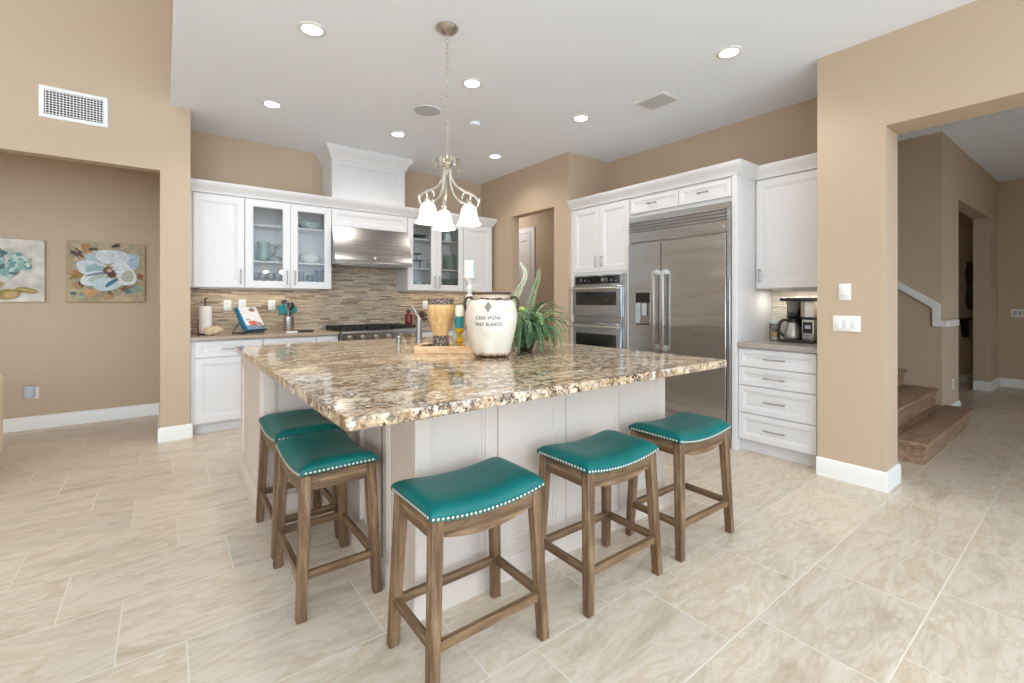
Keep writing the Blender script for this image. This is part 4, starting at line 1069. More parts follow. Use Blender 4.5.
for (dx, dz, rx, rz, rot, c) in ((-0.10, 0.15, 0.10, 0.05, 0.5, srgb(176, 192, 198)), (0.16, 0.10, 0.09, 0.10, -0.6, srgb(166, 188, 196)), (-0.02, 0.155, 0.085, 0.075, 0.2, srgb(214, 218, 218)), (0.07, 0.15, 0.10, 0.075, -0.4, srgb(206, 212, 212)),
                                 (-0.14, 0.03, 0.12, 0.075, -0.1, srgb(206, 214, 214)), (-0.11, 0.02, 0.085, 0.045, 0.0, srgb(158, 182, 184)), (-0.10, -0.08, 0.13, 0.075, 0.2, srgb(214, 218, 216)), (-0.06, -0.075, 0.10, 0.045, 0.25, srgb(180, 190, 176)),
                                 (-0.02, -0.14, 0.12, 0.065, 0.05, srgb(196, 210, 214)), (0.02, -0.12, 0.07, 0.02, 0.7, srgb(78, 118, 136)), (-0.09, -0.03, 0.10, 0.012, 0.25, srgb(104, 136, 150)), (0.10, 0.01, 0.075, 0.10, 0.35, srgb(216, 218, 216)), (0.15, -0.06, 0.075, 0.095, -0.15, srgb(222, 222, 218)), (0.15, -0.05, 0.05, 0.065, -0.2, srgb(178, 180, 158)),
                                 (0.0, 0.0, 0.055, 0.04, -0.7, srgb(120, 84, 52)), (0.02, -0.03, 0.035, 0.04, 0.3, srgb(96, 62, 44)), (0.005, 0.01, 0.028, 0.02, 0.4, srgb(186, 160, 140))):
    blob(m, cx + dx, cz + dz, rx, rz, rot, c, n=20, lob=0.08, ph=dx * 50)
    if rx > 0.06 and rz > 0.04:
        for q in range(26):
            a = rnd.uniform(0, 6.28); u = 0.78 * math.sqrt(rnd.random()); f_ = rnd.choice((0.80, 0.88, 0.94, 1.05, 1.10)); px, pz = rx * u * math.cos(a), rz * u * math.sin(a)
            qx = cx + dx + px * math.cos(rot) - pz * math.sin(rot); qz = cz + dz + px * math.sin(rot) + pz * math.cos(rot)
            blob(m, qx, qz, rx * rnd.uniform(0.12, 0.28), rz * rnd.uniform(0.05, 0.14), math.atan2(qz - cz, qx - cx) + rnd.uniform(-0.3, 0.3), tuple(min(1, v * f_ * (1.0 if i < 2 else 1.03)) for i, v in enumerate(c[:3])), 9)
for k in range(9):
    a = k * 0.7 + 0.3; blob(m, cx + 0.045 * math.cos(a), cz + 0.045 * math.sin(a), 0.03, 0.003, a, srgb(96, 70, 46), 8)
m.build('painted_flower', M_oil, t)
x0, x1, z0, z1 = -1.56, -0.938, 1.260, 1.872
t = canvas('canvas painting of a blue-green hydrangea, cut by the left edge of the view', x0, x1, z0, z1, srgb(208, 200, 188))
m = MB(); cx, cz = -1.265, 1.62
for k in range(190):
    a = rnd.uniform(0, 6.28); q = math.sqrt(rnd.random()); px, pz = cx + 0.245 * q * math.cos(a), cz + 0.135 * q * math.sin(a)
    c = rnd.choice([srgb(130, 168, 162), srgb(160, 190, 182), srgb(108, 148, 146), srgb(186, 206, 196), srgb(146, 176, 160), srgb(84, 110, 108), srgb(198, 206, 184)])
    blob(m, px, pz, rnd.uniform(0.015, 0.034), rnd.uniform(0.012, 0.022), rnd.uniform(0, 3), c, 10, 0.15, rnd.uniform(0, 6))
for (a, b, rx, rz, rot, c) in ((-1.06, 1.375, 0.080, 0.026, -0.2, srgb(150, 132, 72)), (-1.06, 1.375, 0.065, 0.008, -0.2, srgb(184, 166, 106)), (-1.19, 1.335, 0.085, 0.05, 0.15, srgb(156, 134, 70)), (-1.17, 1.33, 0.05, 0.03, 0.2, srgb(190, 160, 104)), (-1.30, 1.40, 0.10, 0.03, 0.5, srgb(172, 156, 98)), (-1.33, 1.36, 0.07, 0.035, -0.4, srgb(140, 124, 70))):
    blob(m, a, b, rx, rz, rot, c)
m.build('painted_flower', M_oil, t)

# ================================================================== THINGS INSIDE THE GLASS CABINETS
S1, S2, S0 = 1.698, 2.088, UB + 0.02
def lathed(name, prof, c, mat, label, cat, group=None, seg=28, **k):
    o = MB().lathe(prof, c, seg, **k).build(name, mat); return tag(o, label, cat, group)
t = thing('pitcher', 'sage green ceramic pitcher on the middle shelf of the left glass cabinet', 'pitcher', (0.872, 5.61, S1))
MB().lathe([(0.060, 0), (0.066, 0.01), (0.064, 0.10), (0.060, 0.18), (0.064, 0.215), (0.060, 0.215), (0.055, 0.18), (0.058, 0.02)], (0.872, 5.61, S1), 28).build('body', M_greencer, t)
MB().tube(smooth([(0.930, 5.61, S1 + 0.185), (0.965, 5.61, S1 + 0.185), (0.978, 5.61, S1 + 0.13), (0.960, 5.61, S1 + 0.07), (0.932, 5.61, S1 + 0.05)]), 0.008, 8).build('handle', M_greencer, t)
MB().hexa([(0.815, 5.595, S1 + 0.17), (0.815, 5.625, S1 + 0.17), (0.80, 5.612, S1 + 0.213), (0.80, 5.608, S1 + 0.213)],
          [(0.835, 5.59, S1 + 0.17), (0.835, 5.63, S1 + 0.17), (0.83, 5.63, S1 + 0.213), (0.83, 5.59, S1 + 0.213)]).build('spout', M_greencer, t)
for k, (x, y) in enumerate(((0.775, 5.52), (0.850, 5.52), (0.925, 5.52), (1.000, 5.52), (0.81, 5.62), (0.885, 5.62), (0.96, 5.62), (1.03, 5.62))):
    lathed('wine_glass', [(0.030, 0), (0.030, 0.003), (0.005, 0.008), (0.005, 0.06), (0.028, 0.085), (0.034, 0.115), (0.030, 0.15), (0.0285, 0.15), (0.032, 0.115), (0.026, 0.09), (0.003, 0.07)], (x, y, S0), M_smoke,
           'clear wine glass in the row at the bottom of the left glass cabinet', 'glass', 'wine glasses in the left glass cabinet', 18)
lathed('stemware_bowl', [(0.03, 0), (0.03, 0.004), (0.006, 0.01), (0.006, 0.05), (0.03, 0.07), (0.035, 0.10), (0.033, 0.10), (0.027, 0.07)], (1.01, 5.60, S1), M_paleglass, 'small stemmed glass beside the green pitcher', 'glass')
lathed('glass_bowl', [(0.05, 0), (0.055, 0.004), (0.105, 0.045), (0.112, 0.075), (0.108, 0.075), (0.10, 0.045), (0.05, 0.010)], (1.345, 5.61, S2), M_paleglass, 'pale aqua fluted glass bowl on the top shelf left of the hood', 'bowl', ruffle=lambda i, a: 0.03 * math.cos(18 * a) if 2 <= i <= 5 else 0, seg=72)
t = thing('tureen', 'white lidded oval tureen on the middle shelf left of the hood', 'tureen', (1.345, 5.61, S1))
MB().lathe([(0.05, 0), (0.06, 0.004), (0.10, 0.03), (0.118, 0.07), (0.115, 0.08), (0.02, 0.078)], (1.345, 5.61, S1), 32, sy=0.8).build('bowl', M_whitecer, t)
MB().lathe([(0.116, 0.081), (0.10, 0.10), (0.05, 0.122), (0.014, 0.128), (0.012, 0.140), (0.020, 0.150), (0.010, 0.160)], (1.345, 5.61, S1), 32, sy=0.8).build('lid', M_whitecer, t)
lathed('goblet', [(0.032, 0), (0.032, 0.004), (0.008, 0.012), (0.008, 0.035), (0.040, 0.06), (0.046, 0.10), (0.040, 0.145), (0.037, 0.145), (0.042, 0.10), (0.034, 0.065)], (1.340, 5.58, S0), M_tealglass, 'round teal glass goblet at the bottom right of the left glass cabinet', 'goblet')
lathed('tumbler', [(0.036, 0), (0.040, 0.01), (0.046, 0.09), (0.040, 0.094), (0.048, 0.20), (0.045, 0.20), (0.037, 0.10)], (1.445, 5.60, S0), M_blueglass, 'tall deep blue glass tumbler beside the teal goblet', 'tumbler')
lathed('drinking_glass', [(0.026, 0), (0.028, 0.006), (0.032, 0.17), (0.030, 0.17), (0.026, 0.01)], (1.245, 5.57, S0), M_smoke, 'tall clear drinking glass left of the teal goblet', 'glass')
# right glass cabinet
lathed('leaf_bowl', [(0.03, 0), (0.035, 0.004), (0.08, 0.03), (0.105, 0.065), (0.10, 0.064), (0.075, 0.035)], (2.720, 5.61, S2), M_darkgreen, 'dark green leaf-shaped bowl on the top shelf right of the hood', 'bowl', sy=0.7, ruffle=lambda i, a: 0.12 * math.cos(2 * a) if i >= 2 else 0)
t = thing('tiered_stand', 'dark two-tier metal serving stand in the right glass cabinet', 'serving stand', (2.700, 5.63, S1))
for k, (z, r_) in enumerate(((0.105, 0.085), (0.195, 0.070))): MB().lathe([(r_ - 0.012, z), (r_, z + 0.012), (r_ - 0.003, z + 0.013), (r_ - 0.014, z + 0.004)], (2.70, 5.63, S1), 28).build('tray', M_pewter, t)
MB().cyl((2.70, 5.63, S1 + 0.10), (2.70, 5.63, S1 + 0.215), 0.005).build('stem', M_pewter, t)
for a in (0.5, 2.6, 4.7): MB().tube([(2.70 + 0.07 * math.cos(a), 5.63 + 0.07 * math.sin(a), S1), (2.70 + 0.075 * math.cos(a), 5.63 + 0.075 * math.sin(a), S1 + 0.11)], 0.005, 8).build('leg', M_pewter, t)
t = thing('teapot', 'small pale teapot with arched handle in the right glass cabinet', 'teapot', (2.85, 5.55, S1))
MB().lathe([(0.025, 0), (0.042, 0.02), (0.045, 0.04), (0.03, 0.065), (0.008, 0.072), (0.006, 0.082)], (2.85, 5.55, S1), 24).build('pot', M_palegreen, t)
MB().tube(smooth([(2.808, 5.55, S1 + 0.05), (2.815, 5.55, S1 + 0.11), (2.85, 5.55, S1 + 0.135), (2.885, 5.55, S1 + 0.11), (2.892, 5.55, S1 + 0.05)]), 0.004, 8).build('handle', M_pewter, t)
lathed('ceramic_bowl', [(0.035, 0), (0.04, 0.006), (0.085, 0.06), (0.090, 0.105), (0.086, 0.105), (0.08, 0.06), (0.03, 0.012)], (2.705, 5.60, S0), M_palegreen, 'round pale green bowl at the bottom of the right glass cabinet', 'bowl')
lathed('glass_canister', [(0.055, 0), (0.060, 0.006), (0.068, 0.06), (0.066, 0.12), (0.062, 0.12), (0.056, 0.02)], (3.145, 5.61, S2), M_paleglass, 'pale glass canister on the top shelf of the right glass cabinet', 'canister')
for k in range(11):
    lathed('saucer', [(0.03, 0), (0.055, 0.003), (0.068, 0.016), (0.067, 0.018), (0.05, 0.008), (0.02, 0.004)], (3.195, 5.62, S1 + 0.006 + 0.0184 * k), M_palegreen, 'pale saucer in the stack between black posts, middle shelf right of the hood', 'saucer', 'saucers stacked on the rack')
t = thing('saucer_rack', 'black wire rack with upright posts around the saucers, right glass cabinet', 'rack', (3.195, 5.62, S1))
MB().lathe([(0.072, 0), (0.072, 0.005), (0.02, 0.0055)], (3.195, 5.62, S1), 28).build('base', M_castiron, t)
for a in (160, 270, 380):
    x, y = 3.195 + 0.078 * math.cos(R(a)), 5.62 + 0.078 * math.sin(R(a)) * (1 if a != 270 else -1)
    MB().tube([(x, y, S1), (x, y, S1 + 0.235)], 0.0055, 8).build('post', M_castiron, t)
for k in range(9):
    lathed('dinner_plate', [(0.05, 0), (0.10, 0.004), (0.128, 0.013), (0.127, 0.016), (0.10, 0.008), (0.04, 0.004)], (3.195, 5.61, S0 + 0.0166 * k), M_palegreen, 'pale dinner plate in the stack at the bottom of the right glass cabinet', 'plate', 'stacked dinner plates')

# ================================================================== THINGS ON THE LEFT COUNTER
K = 0.930
t = thing('paper_towel_holder', 'paper towel roll on a black metal stand at the left end of the counter', 'paper towel', (0.338, 5.56, K))
MB().lathe([(0.072, 0), (0.072, 0.006), (0.066, 0.012), (0.01, 0.013)], (0.338, 5.56, K), 28).build('base', M_castiron, t)
MB().cyl((0.338, 5.56, K + 0.012), (0.338, 5.56, K + 0.335), 0.006).tube(smooth([(0.338, 5.56, K + 0.335), (0.332, 5.56, K + 0.352), (0.342, 5.56, K + 0.366), (0.362, 5.56, K + 0.372)]), 0.006, 8).build('rod', M_castiron, t)
MB().tube([(0.275, 5.53, K + 0.01), (0.275, 5.53, K + 0.15)], 0.004, 8).build('side_arm', M_castiron, t)
MB().lathe([(0.020, 0.014), (0.056, 0.014), (0.0565, 0.29), (0.020, 0.29)], (0.338, 5.56, K), 32, close=True).build('paper_roll', M_paper, t)
m = MB(); b = bmesh.new(); bmesh.ops.create_uvsphere(b, u_segments=40, v_segments=22, radius=1)
for v in b.verts:
    a = v.co.x; r_ = 0.045 * (1 - 0.25 * a) * (1 + 0.12 * math.sin(11 * a + 3 * math.atan2(v.co.z, v.co.y)) + 0.05 * math.sin(5 * math.atan2(v.co.y, v.co.z)))
    v.co = Vector((0.395 + a * 0.088, 5.40 + v.co.y * r_, K + 0.045 + v.co.z * r_ + 0.008 * math.sin(3 * a)))
    v.co.z = max(v.co.z, K + 0.0005)
m._merge(b)
tag(m.build('ridged_ornament', M_rope), 'cream ridged fibre ornament lying in front of the paper towel', 'ornament')
# cookbook on its stand
TB = Matrix.Translation((0.765, 5.42, K)) @ Matrix.Rotation(R(34), 4, 'Z')
LEAN = TB @ Matrix.Translation((0, 0, 0.022)) @ Matrix.Rotation(R(-32), 4, 'X')
t = thing('book_stand', 'black wire easel stand holding the white cookbook', 'book stand', (0.765, 5.42, K))
m = MB()
for x in (-0.11, 0.11):
    pts = [LEAN @ Vector(p) for p in ((x, -0.05, -0.004), (x, 0.022, -0.004), (x, 0.022, 0.20))]
    m.tube(pts, 0.0042, 8)
    top = LEAN @ Vector((x, 0.024, 0.13)); foot = TB @ Vector((x, 0.19, 0.004)); m.tube([top, foot], 0.0042, 8)
    low = LEAN @ Vector((x, 0.022, -0.004)); low.z = K + 0.005
    m.tube([foot, low, LEAN @ Vector((x, 0.022, -0.004))], 0.0042, 8)
m.tube([LEAN @ Vector((-0.11, -0.05, -0.004)), LEAN @ Vector((0.11, -0.05, -0.004))], 0.0042, 8)
m.tube([TB @ Vector((-0.11, 0.19, 0.0045)), TB @ Vector((0.11, 0.19, 0.0045))], 0.0042, 8)
m.build('wire_frame', M_castiron, t)
t = thing('cookbook', 'thick white and blue cookbook leaning on the black wire stand', 'book', (0.765, 5.42, K + 0.03))
m = MB().box(-0.118, 0.118, -0.026, 0.0165, 0.002, 0.285, 0.002); m.tm(LEAN); m.build('spine_and_boards', M_book, t)
m = MB().box(-0.112, 0.1185, -0.022, 0.0125, 0.006, 0.2855); m.tm(LEAN); m.build('pages', M_paper, t)
m = MB(); yy = -0.0264
def cov(pts, c, d): m.poly([LEAN @ Vector((p[0], yy - d, p[1])) for p in pts], c)
cov([(-0.100, 0.004), (0.116, 0.004), (0.116, 0.283), (-0.100, 0.283)], srgb(236, 232, 228), 0)
cov([(-0.100, 0.004), (0.116, 0.004), (0.116, 0.055), (0.05, 0.075), (-0.02, 0.07), (-0.100, 0.06)], srgb(120, 150, 172), 0.0003)
def disc(x, z, rx, rz, c, d): cov([(x + rx * math.cos(2 * math.pi * k / 14), z + rz * math.sin(2 * math.pi * k / 14)) for k in range(14)], c, d)
disc(0.0, 0.085, 0.055, 0.032, srgb(206, 104, 92), 0.0006); disc(-0.03, 0.095, 0.03, 0.02, srgb(226, 120, 96), 0.0008); disc(0.06, 0.075, 0.04, 0.025, srgb(196, 150, 140), 0.0007)
disc(0.05, 0.245, 0.038, 0.022, srgb(150, 110, 86), 0.0006); disc(-0.05, 0.13, 0.03, 0.008, srgb(150, 170, 190), 0.0005); disc(0.09, 0.035, 0.02, 0.015, srgb(90, 130, 80), 0.0008)
m.build('cover_picture', M_oil, t)
CX, CY = 1.120, 5.60
lathed('utensil_crock', [(0.050, 0), (0.052, 0.004), (0.052, 0.165), (0.049, 0.165), (0.047, 0.008)], (CX, CY, K), M_nickel, 'cylindrical stainless steel utensil crock on the left counter', 'utensil crock', seg=32)
def utensil(name, lab, bx, by, tx, ty, L, head):
    t = thing(name, lab, 'utensil', (CX, CY, K + 0.01), None)
    b0 = Vector((CX + bx, CY + by, K + 0.012)); d = Vector((tx, ty, 1)).normalized()
    xa = (Vector((1, 0, 0)) - d * d.x).normalized(); ya = d.cross(xa)
    M = Matrix.Translation(b0) @ Matrix((xa, ya, d)).transposed().to_4x4()
    MB().cyl(b0, b0 + d * (L * 0.80), 0.0055, 0.0045, 10).build('handle', M_black if head[0] != 'w' else M_nickel, t)
    m = MB(); z0 = L * 0.78
    if head[0] == 's': m.box(-head[1], head[1], -0.004, 0.004, z0, z0 + 0.105, 0.003)
    elif head[0] == 'o': m.ball((0, 0, z0 + 0.045), 0.045, (head[1], 0.22, 1.0))
    elif head[0] == 'l': m.lathe([(0.004, 0), (0.03, 0.012), (0.040, 0.035), (0.038, 0.035), (0.028, 0.014)], (0, 0, z0), 20)
    else:
        for k in range(5):
            a = math.pi * k / 5
            m.tube(smooth([(0, 0, z0), (0.028 * math.cos(a), 0.028 * math.sin(a), z0 + 0.06), (0, 0, z0 + 0.11), (-0.028 * math.cos(a), -0.028 * math.sin(a), z0 + 0.06), (0, 0, z0)]), 0.0015, 6)
    m.tm(M); m.build('head', M_teal if head[-1] == 't' else (M_black if head[-1] == 'b' else M_nickel), t)
utensil('spatula', 'wide teal silicone spatula leaning to the left in the crock', 0.015, 0.0, -0.34, -0.02, 0.25, ('s', 0.042, 't'))
utensil('serving_spoon', 'round teal silicone spoon leaning to the right in the crock', -0.02, 0.0, 0.30, -0.02, 0.25, ('o', 0.85, 't'))
utensil('ladle', 'black ladle standing tallest at the back of the crock', 0.0, 0.022, 0.05, 0.06, 0.345, ('l', 0, 'b'))
utensil('spatula', 'black slotted turner leaning left behind the teal spatula', 0.018, 0.018, -0.18, 0.05, 0.31, ('s', 0.030, 'b'))
utensil('serving_spoon', 'black spoon leaning right in front of the ladle', -0.015, -0.015, 0.15, 0.0, 0.29, ('o', 0.6, 'b'))
utensil('whisk', 'steel whisk upright in the middle of the crock', 0.0, 0.0, -0.03, -0.02, 0.28, ('w', 0, 'n'))
t = thing('cake_server', 'white-bladed server with black handle lying on the counter before the crock', 'utensil', (1.17, 5.36, K))
MB().hexa([(1.045, 5.345, K + 0.0005), (1.155, 5.338, K + 0.0005), (1.155, 5.383, K + 0.0005), (1.045, 5.375, K + 0.0005)], [(1.045, 5.345, K + 0.012), (1.155, 5.338, K + 0.014), (1.155, 5.383, K + 0.014), (1.045, 5.375, K + 0.012)], 0.001).build('blade', M_plate, t)
MB().tube([(1.150, 5.360, K + 0.011), (1.19, 5.361, K + 0.013), (1.26, 5.362, K + 0.0135), (1.315, 5.363, K + 0.013), (1.325, 5.363, K + 0.012)], [0.008, 0.0105, 0.0125, 0.0125, 0.008], 12).build('handle', M_black, t)
# right of the range
t = thing('spice_bottle', 'dark red glass bottle right of the range', 'bottle', (2.545, 5.55, K))
MB().lathe([(0.042, 0), (0.046, 0.006), (0.046, 0.15), (0.030, 0.175), (0.022, 0.185), (0.022, 0.20)], (2.545, 5.55, K), 24).build('glass_body', M_red, t)
MB().lathe([(0.025, 0.20), (0.025, 0.225), (0.020, 0.228)], (2.545, 5.55, K), 18).build('cap', M_black, t)
t = thing('dried_bouquet', 'small pot of reddish brown dried sprigs beyond the faucet', 'dried flowers', (2.72, 5.55, K))
MB().lathe([(0.035, 0), (0.045, 0.07), (0.048, 0.075), (0.044, 0.076), (0.036, 0.06)], (2.72, 5.55, K), 20).build('pot', M_palegreen, t)
m = MB()
for k in range(70):
    a = rnd.uniform(0, 6.28); q = rnd.uniform(0, 0.075); z = K + 0.08 + rnd.uniform(0, 0.12)
    m.ball((2.72 + q * math.cos(a), 5.55 + q * math.sin(a), z), rnd.uniform(0.010, 0.018), (1, 1, 0.8), 7, 5)
m.cyl((2.72, 5.55, K + 0.03), (2.72, 5.55, K + 0.16), 0.012)
m.build('sprigs', M_herb, t)

# ================================================================== THINGS ON THE ISLAND
# ---- wine jar with lettering
JX, JY, JZ = 1.600, 2.300, K
t = thing('ceramic_jar', 'large cream crackle-glazed jar with lettering and two dark handles on the island', 'jar', (JX, JY, JZ))
def spl(P, n=5):
    return [(v.x, v.z) for v in smooth([(p[0], 0, p[1]) for p in P], n)]
JP = spl([(0.102, 0.0), (0.110, 0.018), (0.124, 0.07), (0.140, 0.13), (0.153, 0.19), (0.158, 0.24), (0.155, 0.285), (0.143, 0.325), (0.126, 0.349), (0.113, 0.358), (0.113, 0.372), (0.118, 0.380)])
inner = [(0.108, 0.380), (0.102, 0.36), (0.12, 0.33), (0.14, 0.28), (0.143, 0.24), (0.10, 0.03)]
MB().lathe([(0.098, 0.0)] + JP + inner, (JX, JY, JZ), 56).build('jar_body', M_jar, t)
MB().lathe([(0.105, 0.379), (0.1185, 0.379), (0.122, 0.385), (0.121, 0.392), (0.114, 0.396), (0.106, 0.392)], (JX, JY, JZ), 56, close=True).build('rim', M_jarrim, t)
AJ = math.atan2(-JY, -JX)
for s_ in (-1, 1):
    a = AJ + s_ * R(88); ca, sa = math.cos(a), math.sin(a)
    pts = [(JX + r_ * ca, JY + r_ * sa, JZ + z_) for r_, z_ in ((0.112, 0.354), (0.134, 0.364), (0.153, 0.356), (0.163, 0.330), (0.161, 0.300), (0.150, 0.276))]
    MB().tube(smooth(pts), 0.0115, 10, flat=(1.25, 0.8)).build('handle', M_jarrim, t)
def jar_r(z):
    for (r0, z0), (r1, z1) in zip(JP, JP[1:]):
        if z0 <= z <= z1: return r0 + (r1 - r0) * (z - z0) / max(1e-6, z1 - z0)
    return JP[-1][0]
def lettering(txt, zc, width, height, mat, name):
    cu = bpy.data.curves.new('t', 'FONT'); cu.body = txt; cu.size = 1.0; cu.space_character = 1.2; cu.offset = 0.018
    ob = bpy.data.objects.new('t', cu); COL.objects.link(ob)
    dg = bpy.context.evaluated_depsgraph_get(); me = ob.evaluated_get(dg).to_mesh()
    b = bmesh.new(); b.from_mesh(me); ob.evaluated_get(dg).to_mesh_clear()
    bpy.data.objects.remove(ob); bpy.data.curves.remove(cu)
    xs = [v.co.x for v in b.verts]; ys = [v.co.y for v in b.verts]
    x0, x1, y0, y1 = min(xs), max(xs), min(ys), max(ys)
    bmesh.ops.triangulate(b, faces=b.faces)
    m = MB()
    for v in b.verts:
        u = (v.co.x - (x0 + x1) / 2) / (x1 - x0) * width; w_ = (v.co.y - (y0 + y1) / 2) / (y1 - y0) * height
        z = zc + w_; r_ = jar_r(z) + 0.0009; ang = AJ - 0.13 + u / r_
        v.co = Vector((JX + r_ * math.cos(ang), JY + r_ * math.sin(ang), JZ + z))
    # thicken the strokes a little so that they read at this size
    m._merge(b); return m.build(name, mat, t, sm=False, fix=False)
lettering('CASA VIGNA', 0.2425, 0.152, 0.0215, M_ink, 'lettering')
lettering('VINO BLANCO', 0.2045, 0.166, 0.0215, M_ink, 'lettering')
m = MB(); g = 8; vs = {}
for i in range(g + 1):
    for j in range(g + 1):
        u = (i / g - 0.5) * 2; v = (j / g - 0.5) * 2
        du, dv = (u + v) / 2, (u - v) / 2
        du *= 1 - 0.18 * (1 - abs(dv)); z = 0.305 + dv * 0.032; r_ = jar_r(z) + 0.0009; ang = AJ - 0.13 + du * 0.026 / r_
        vs[i, j] = m.bm.verts.new((JX + r_ * math.cos(ang), JY + r_ * math.sin(ang), JZ + z))
for i in range(g):
    for j in range(g): m.bm.faces.new((vs[i, j], vs[i + 1, j], vs[i + 1, j + 1], vs[i, j + 1]))
m.build('diamond_emblem', M_inkgray, t, fix=False)

# ---- wooden tray and what stands in it
TE, TF = Vector((0.794, -0.607, 0)), Vector((0.607, 0.794, 0))
T0 = Vector((1.277, 2.706, K))
def ta(a, b, z=0.0): return T0 + TE * a + TF * b + Vector((0, 0, z))
t = thing('wooden_tray', 'light wooden rectangular tray behind the jar on the island', 'tray', tuple(ta(0.2, 0.11)))
def tb(mb, a0, a1, b0, b1, z0, z1, bv=0.003):
    mb.hexa([ta(a0, b0, z0), ta(a1, b0, z0), ta(a1, b1, z0), ta(a0, b1, z0)], [ta(a0, b0, z1), ta(a1, b0, z1), ta(a1, b1, z1), ta(a0, b1, z1)], bv); return mb
tb(MB(), 0.012, 0.388, 0.012, 0.208, 0.0005, 0.012).build('tray_floor', M_traywood, t)
for (a0, a1, b0, b1) in ((0, 0.40, 0, 0.014), (0, 0.40, 0.206, 0.22), (0, 0.014, 0.0142, 0.2058), (0.386, 0.40, 0.0142, 0.2058)):
    tb(MB(), a0, a1, b0, b1, 0.0005, 0.048).build('tray_side', M_traywood, t)
TZ = 0.0125
p = ta(0.155, 0.11, TZ)
t = thing('tall_vase', 'tapered honey-coloured vase with carved dark bands standing in the tray', 'vase', tuple(p))
MB().lathe([(0.056, 0.0), (0.057, 0.01), (0.052, 0.07), (0.051, 0.100)], p, 40).build('foot_band', M_carved, t)
MB().lathe(spl([(0.050, 0.1003), (0.052, 0.12), (0.064, 0.165), (0.078, 0.21), (0.086, 0.25), (0.087, 0.28), (0.083, 0.3035)]), p, 40).build('vase_body', M_reed, t)
MB().lathe([(0.0825, 0.304), (0.084, 0.315), (0.088, 0.344), (0.085, 0.346), (0.080, 0.32), (0.079, 0.304)], p, 40, close=True).build('rim_band', M_carved, t)
p = ta(0.247, 0.178, TZ)
t = thing('small_bottle', 'small clear aqua bottle between vase and yellow candle holder', 'bottle', tuple(p))
MB().lathe([(0.016, 0), (0.019, 0.006), (0.019, 0.11), (0.013, 0.14), (0.0095, 0.155), (0.0095, 0.175)], p, 24).build('bottle_glass', M_paleglass, t)
MB().lathe([(0.011, 0.1755), (0.011, 0.192), (0.008, 0.194)], p, 16).build('stopper', M_greencer, t)
p = ta(0.280, 0.105, TZ)
t = thing('candle_holder', 'mustard yellow turned candle holder in the tray', 'candle holder', tuple(p))
MB().lathe([(0.028, 0), (0.029, 0.006), (0.016, 0.018), (0.012, 0.030), (0.022, 0.048), (0.029, 0.062), (0.022, 0.078), (0.011, 0.092), (0.013, 0.104), (0.027, 0.122), (0.031, 0.130), (0.031, 0.146), (0.028, 0.148)], p, 32).build('stem', M_yellow, t)
t2 = thing('pillar_candle', 'two-tone turquoise and ivory candle on the yellow holder', 'candle', (p.x, p.y, p.z + 0.1485))
MB().lathe([(0.027, 0.1485), (0.028, 0.152), (0.028, 0.226)], p, 32).build('turquoise_wax', M_turq, t2)
MB().lathe([(0.0275, 0.2262), (0.0275, 0.292), (0.024, 0.297), (0.006, 0.292)], p, 32).build('ivory_wax', M_wax, t2)
MB().cyl((p.x, p.y, p.z + 0.291), (p.x + 0.001, p.y, p.z + 0.304), 0.0012, seg=6).build('wick', M_black, t2)
p = ta(0.343, 0.152, TZ)
t = thing('candle_holder', 'tall distressed white turned candlestick behind the jar', 'candle holder', tuple(p))
MB().lathe([(0.038, 0), (0.039, 0.008), (0.030, 0.02), (0.018, 0.034), (0.016, 0.07), (0.026, 0.095), (0.029, 0.115), (0.020, 0.14), (0.016, 0.19), (0.014, 0.25), (0.018, 0.29), (0.029, 0.31), (0.034, 0.335), (0.026, 0.36), (0.014, 0.372), (0.014, 0.385), (0.022, 0.405), (0.023, 0.415), (0.013, 0.44), (0.020, 0.458), (0.042, 0.474), (0.048, 0.486), (0.047, 0.494), (0.040, 0.4945)], p, 32).build('turned_stem', M_distress, t)
t2 = thing('pillar_candle', 'pale aqua candle on the tall white candlestick', 'candle', (p.x, p.y, p.z + 0.495))
MB().lathe([(0.0335, 0.495), (0.034, 0.498), (0.034, 0.592), (0.030, 0.597), (0.008, 0.593)], p, 32).build('wax', M_aqwax, t2)
MB().cyl((p.x, p.y, p.z + 0.592), (p.x + 0.001, p.y, p.z + 0.606), 0.0012, seg=6).build('wick', M_black, t2)
for k, (a, b, lab) in enumerate(((0.060, 0.06, 'brown seed pod at the left front of the tray'), (0.085, 0.12, 'brown seed pod beside the foot of the tan vase'))):
    p = ta(a, b, TZ); m = MB()
    m.ball((p.x, p.y, p.z + 0.022), 0.022, (1, 1, 1), 14, 10)
    for j in range(26):
        q = 2.4 * j; zz = -0.8 + 1.6 * j / 25; rr = math.sqrt(1 - zz * zz) * 0.021
        m.ball((p.x + rr * math.cos(q), p.y + rr * math.sin(q), p.z + 0.023 + zz * 0.020), 0.006, (1, 1, 0.7), 6, 4)
    tag(m.build('seed_pod', M_herb), lab, 'seed pod', None)

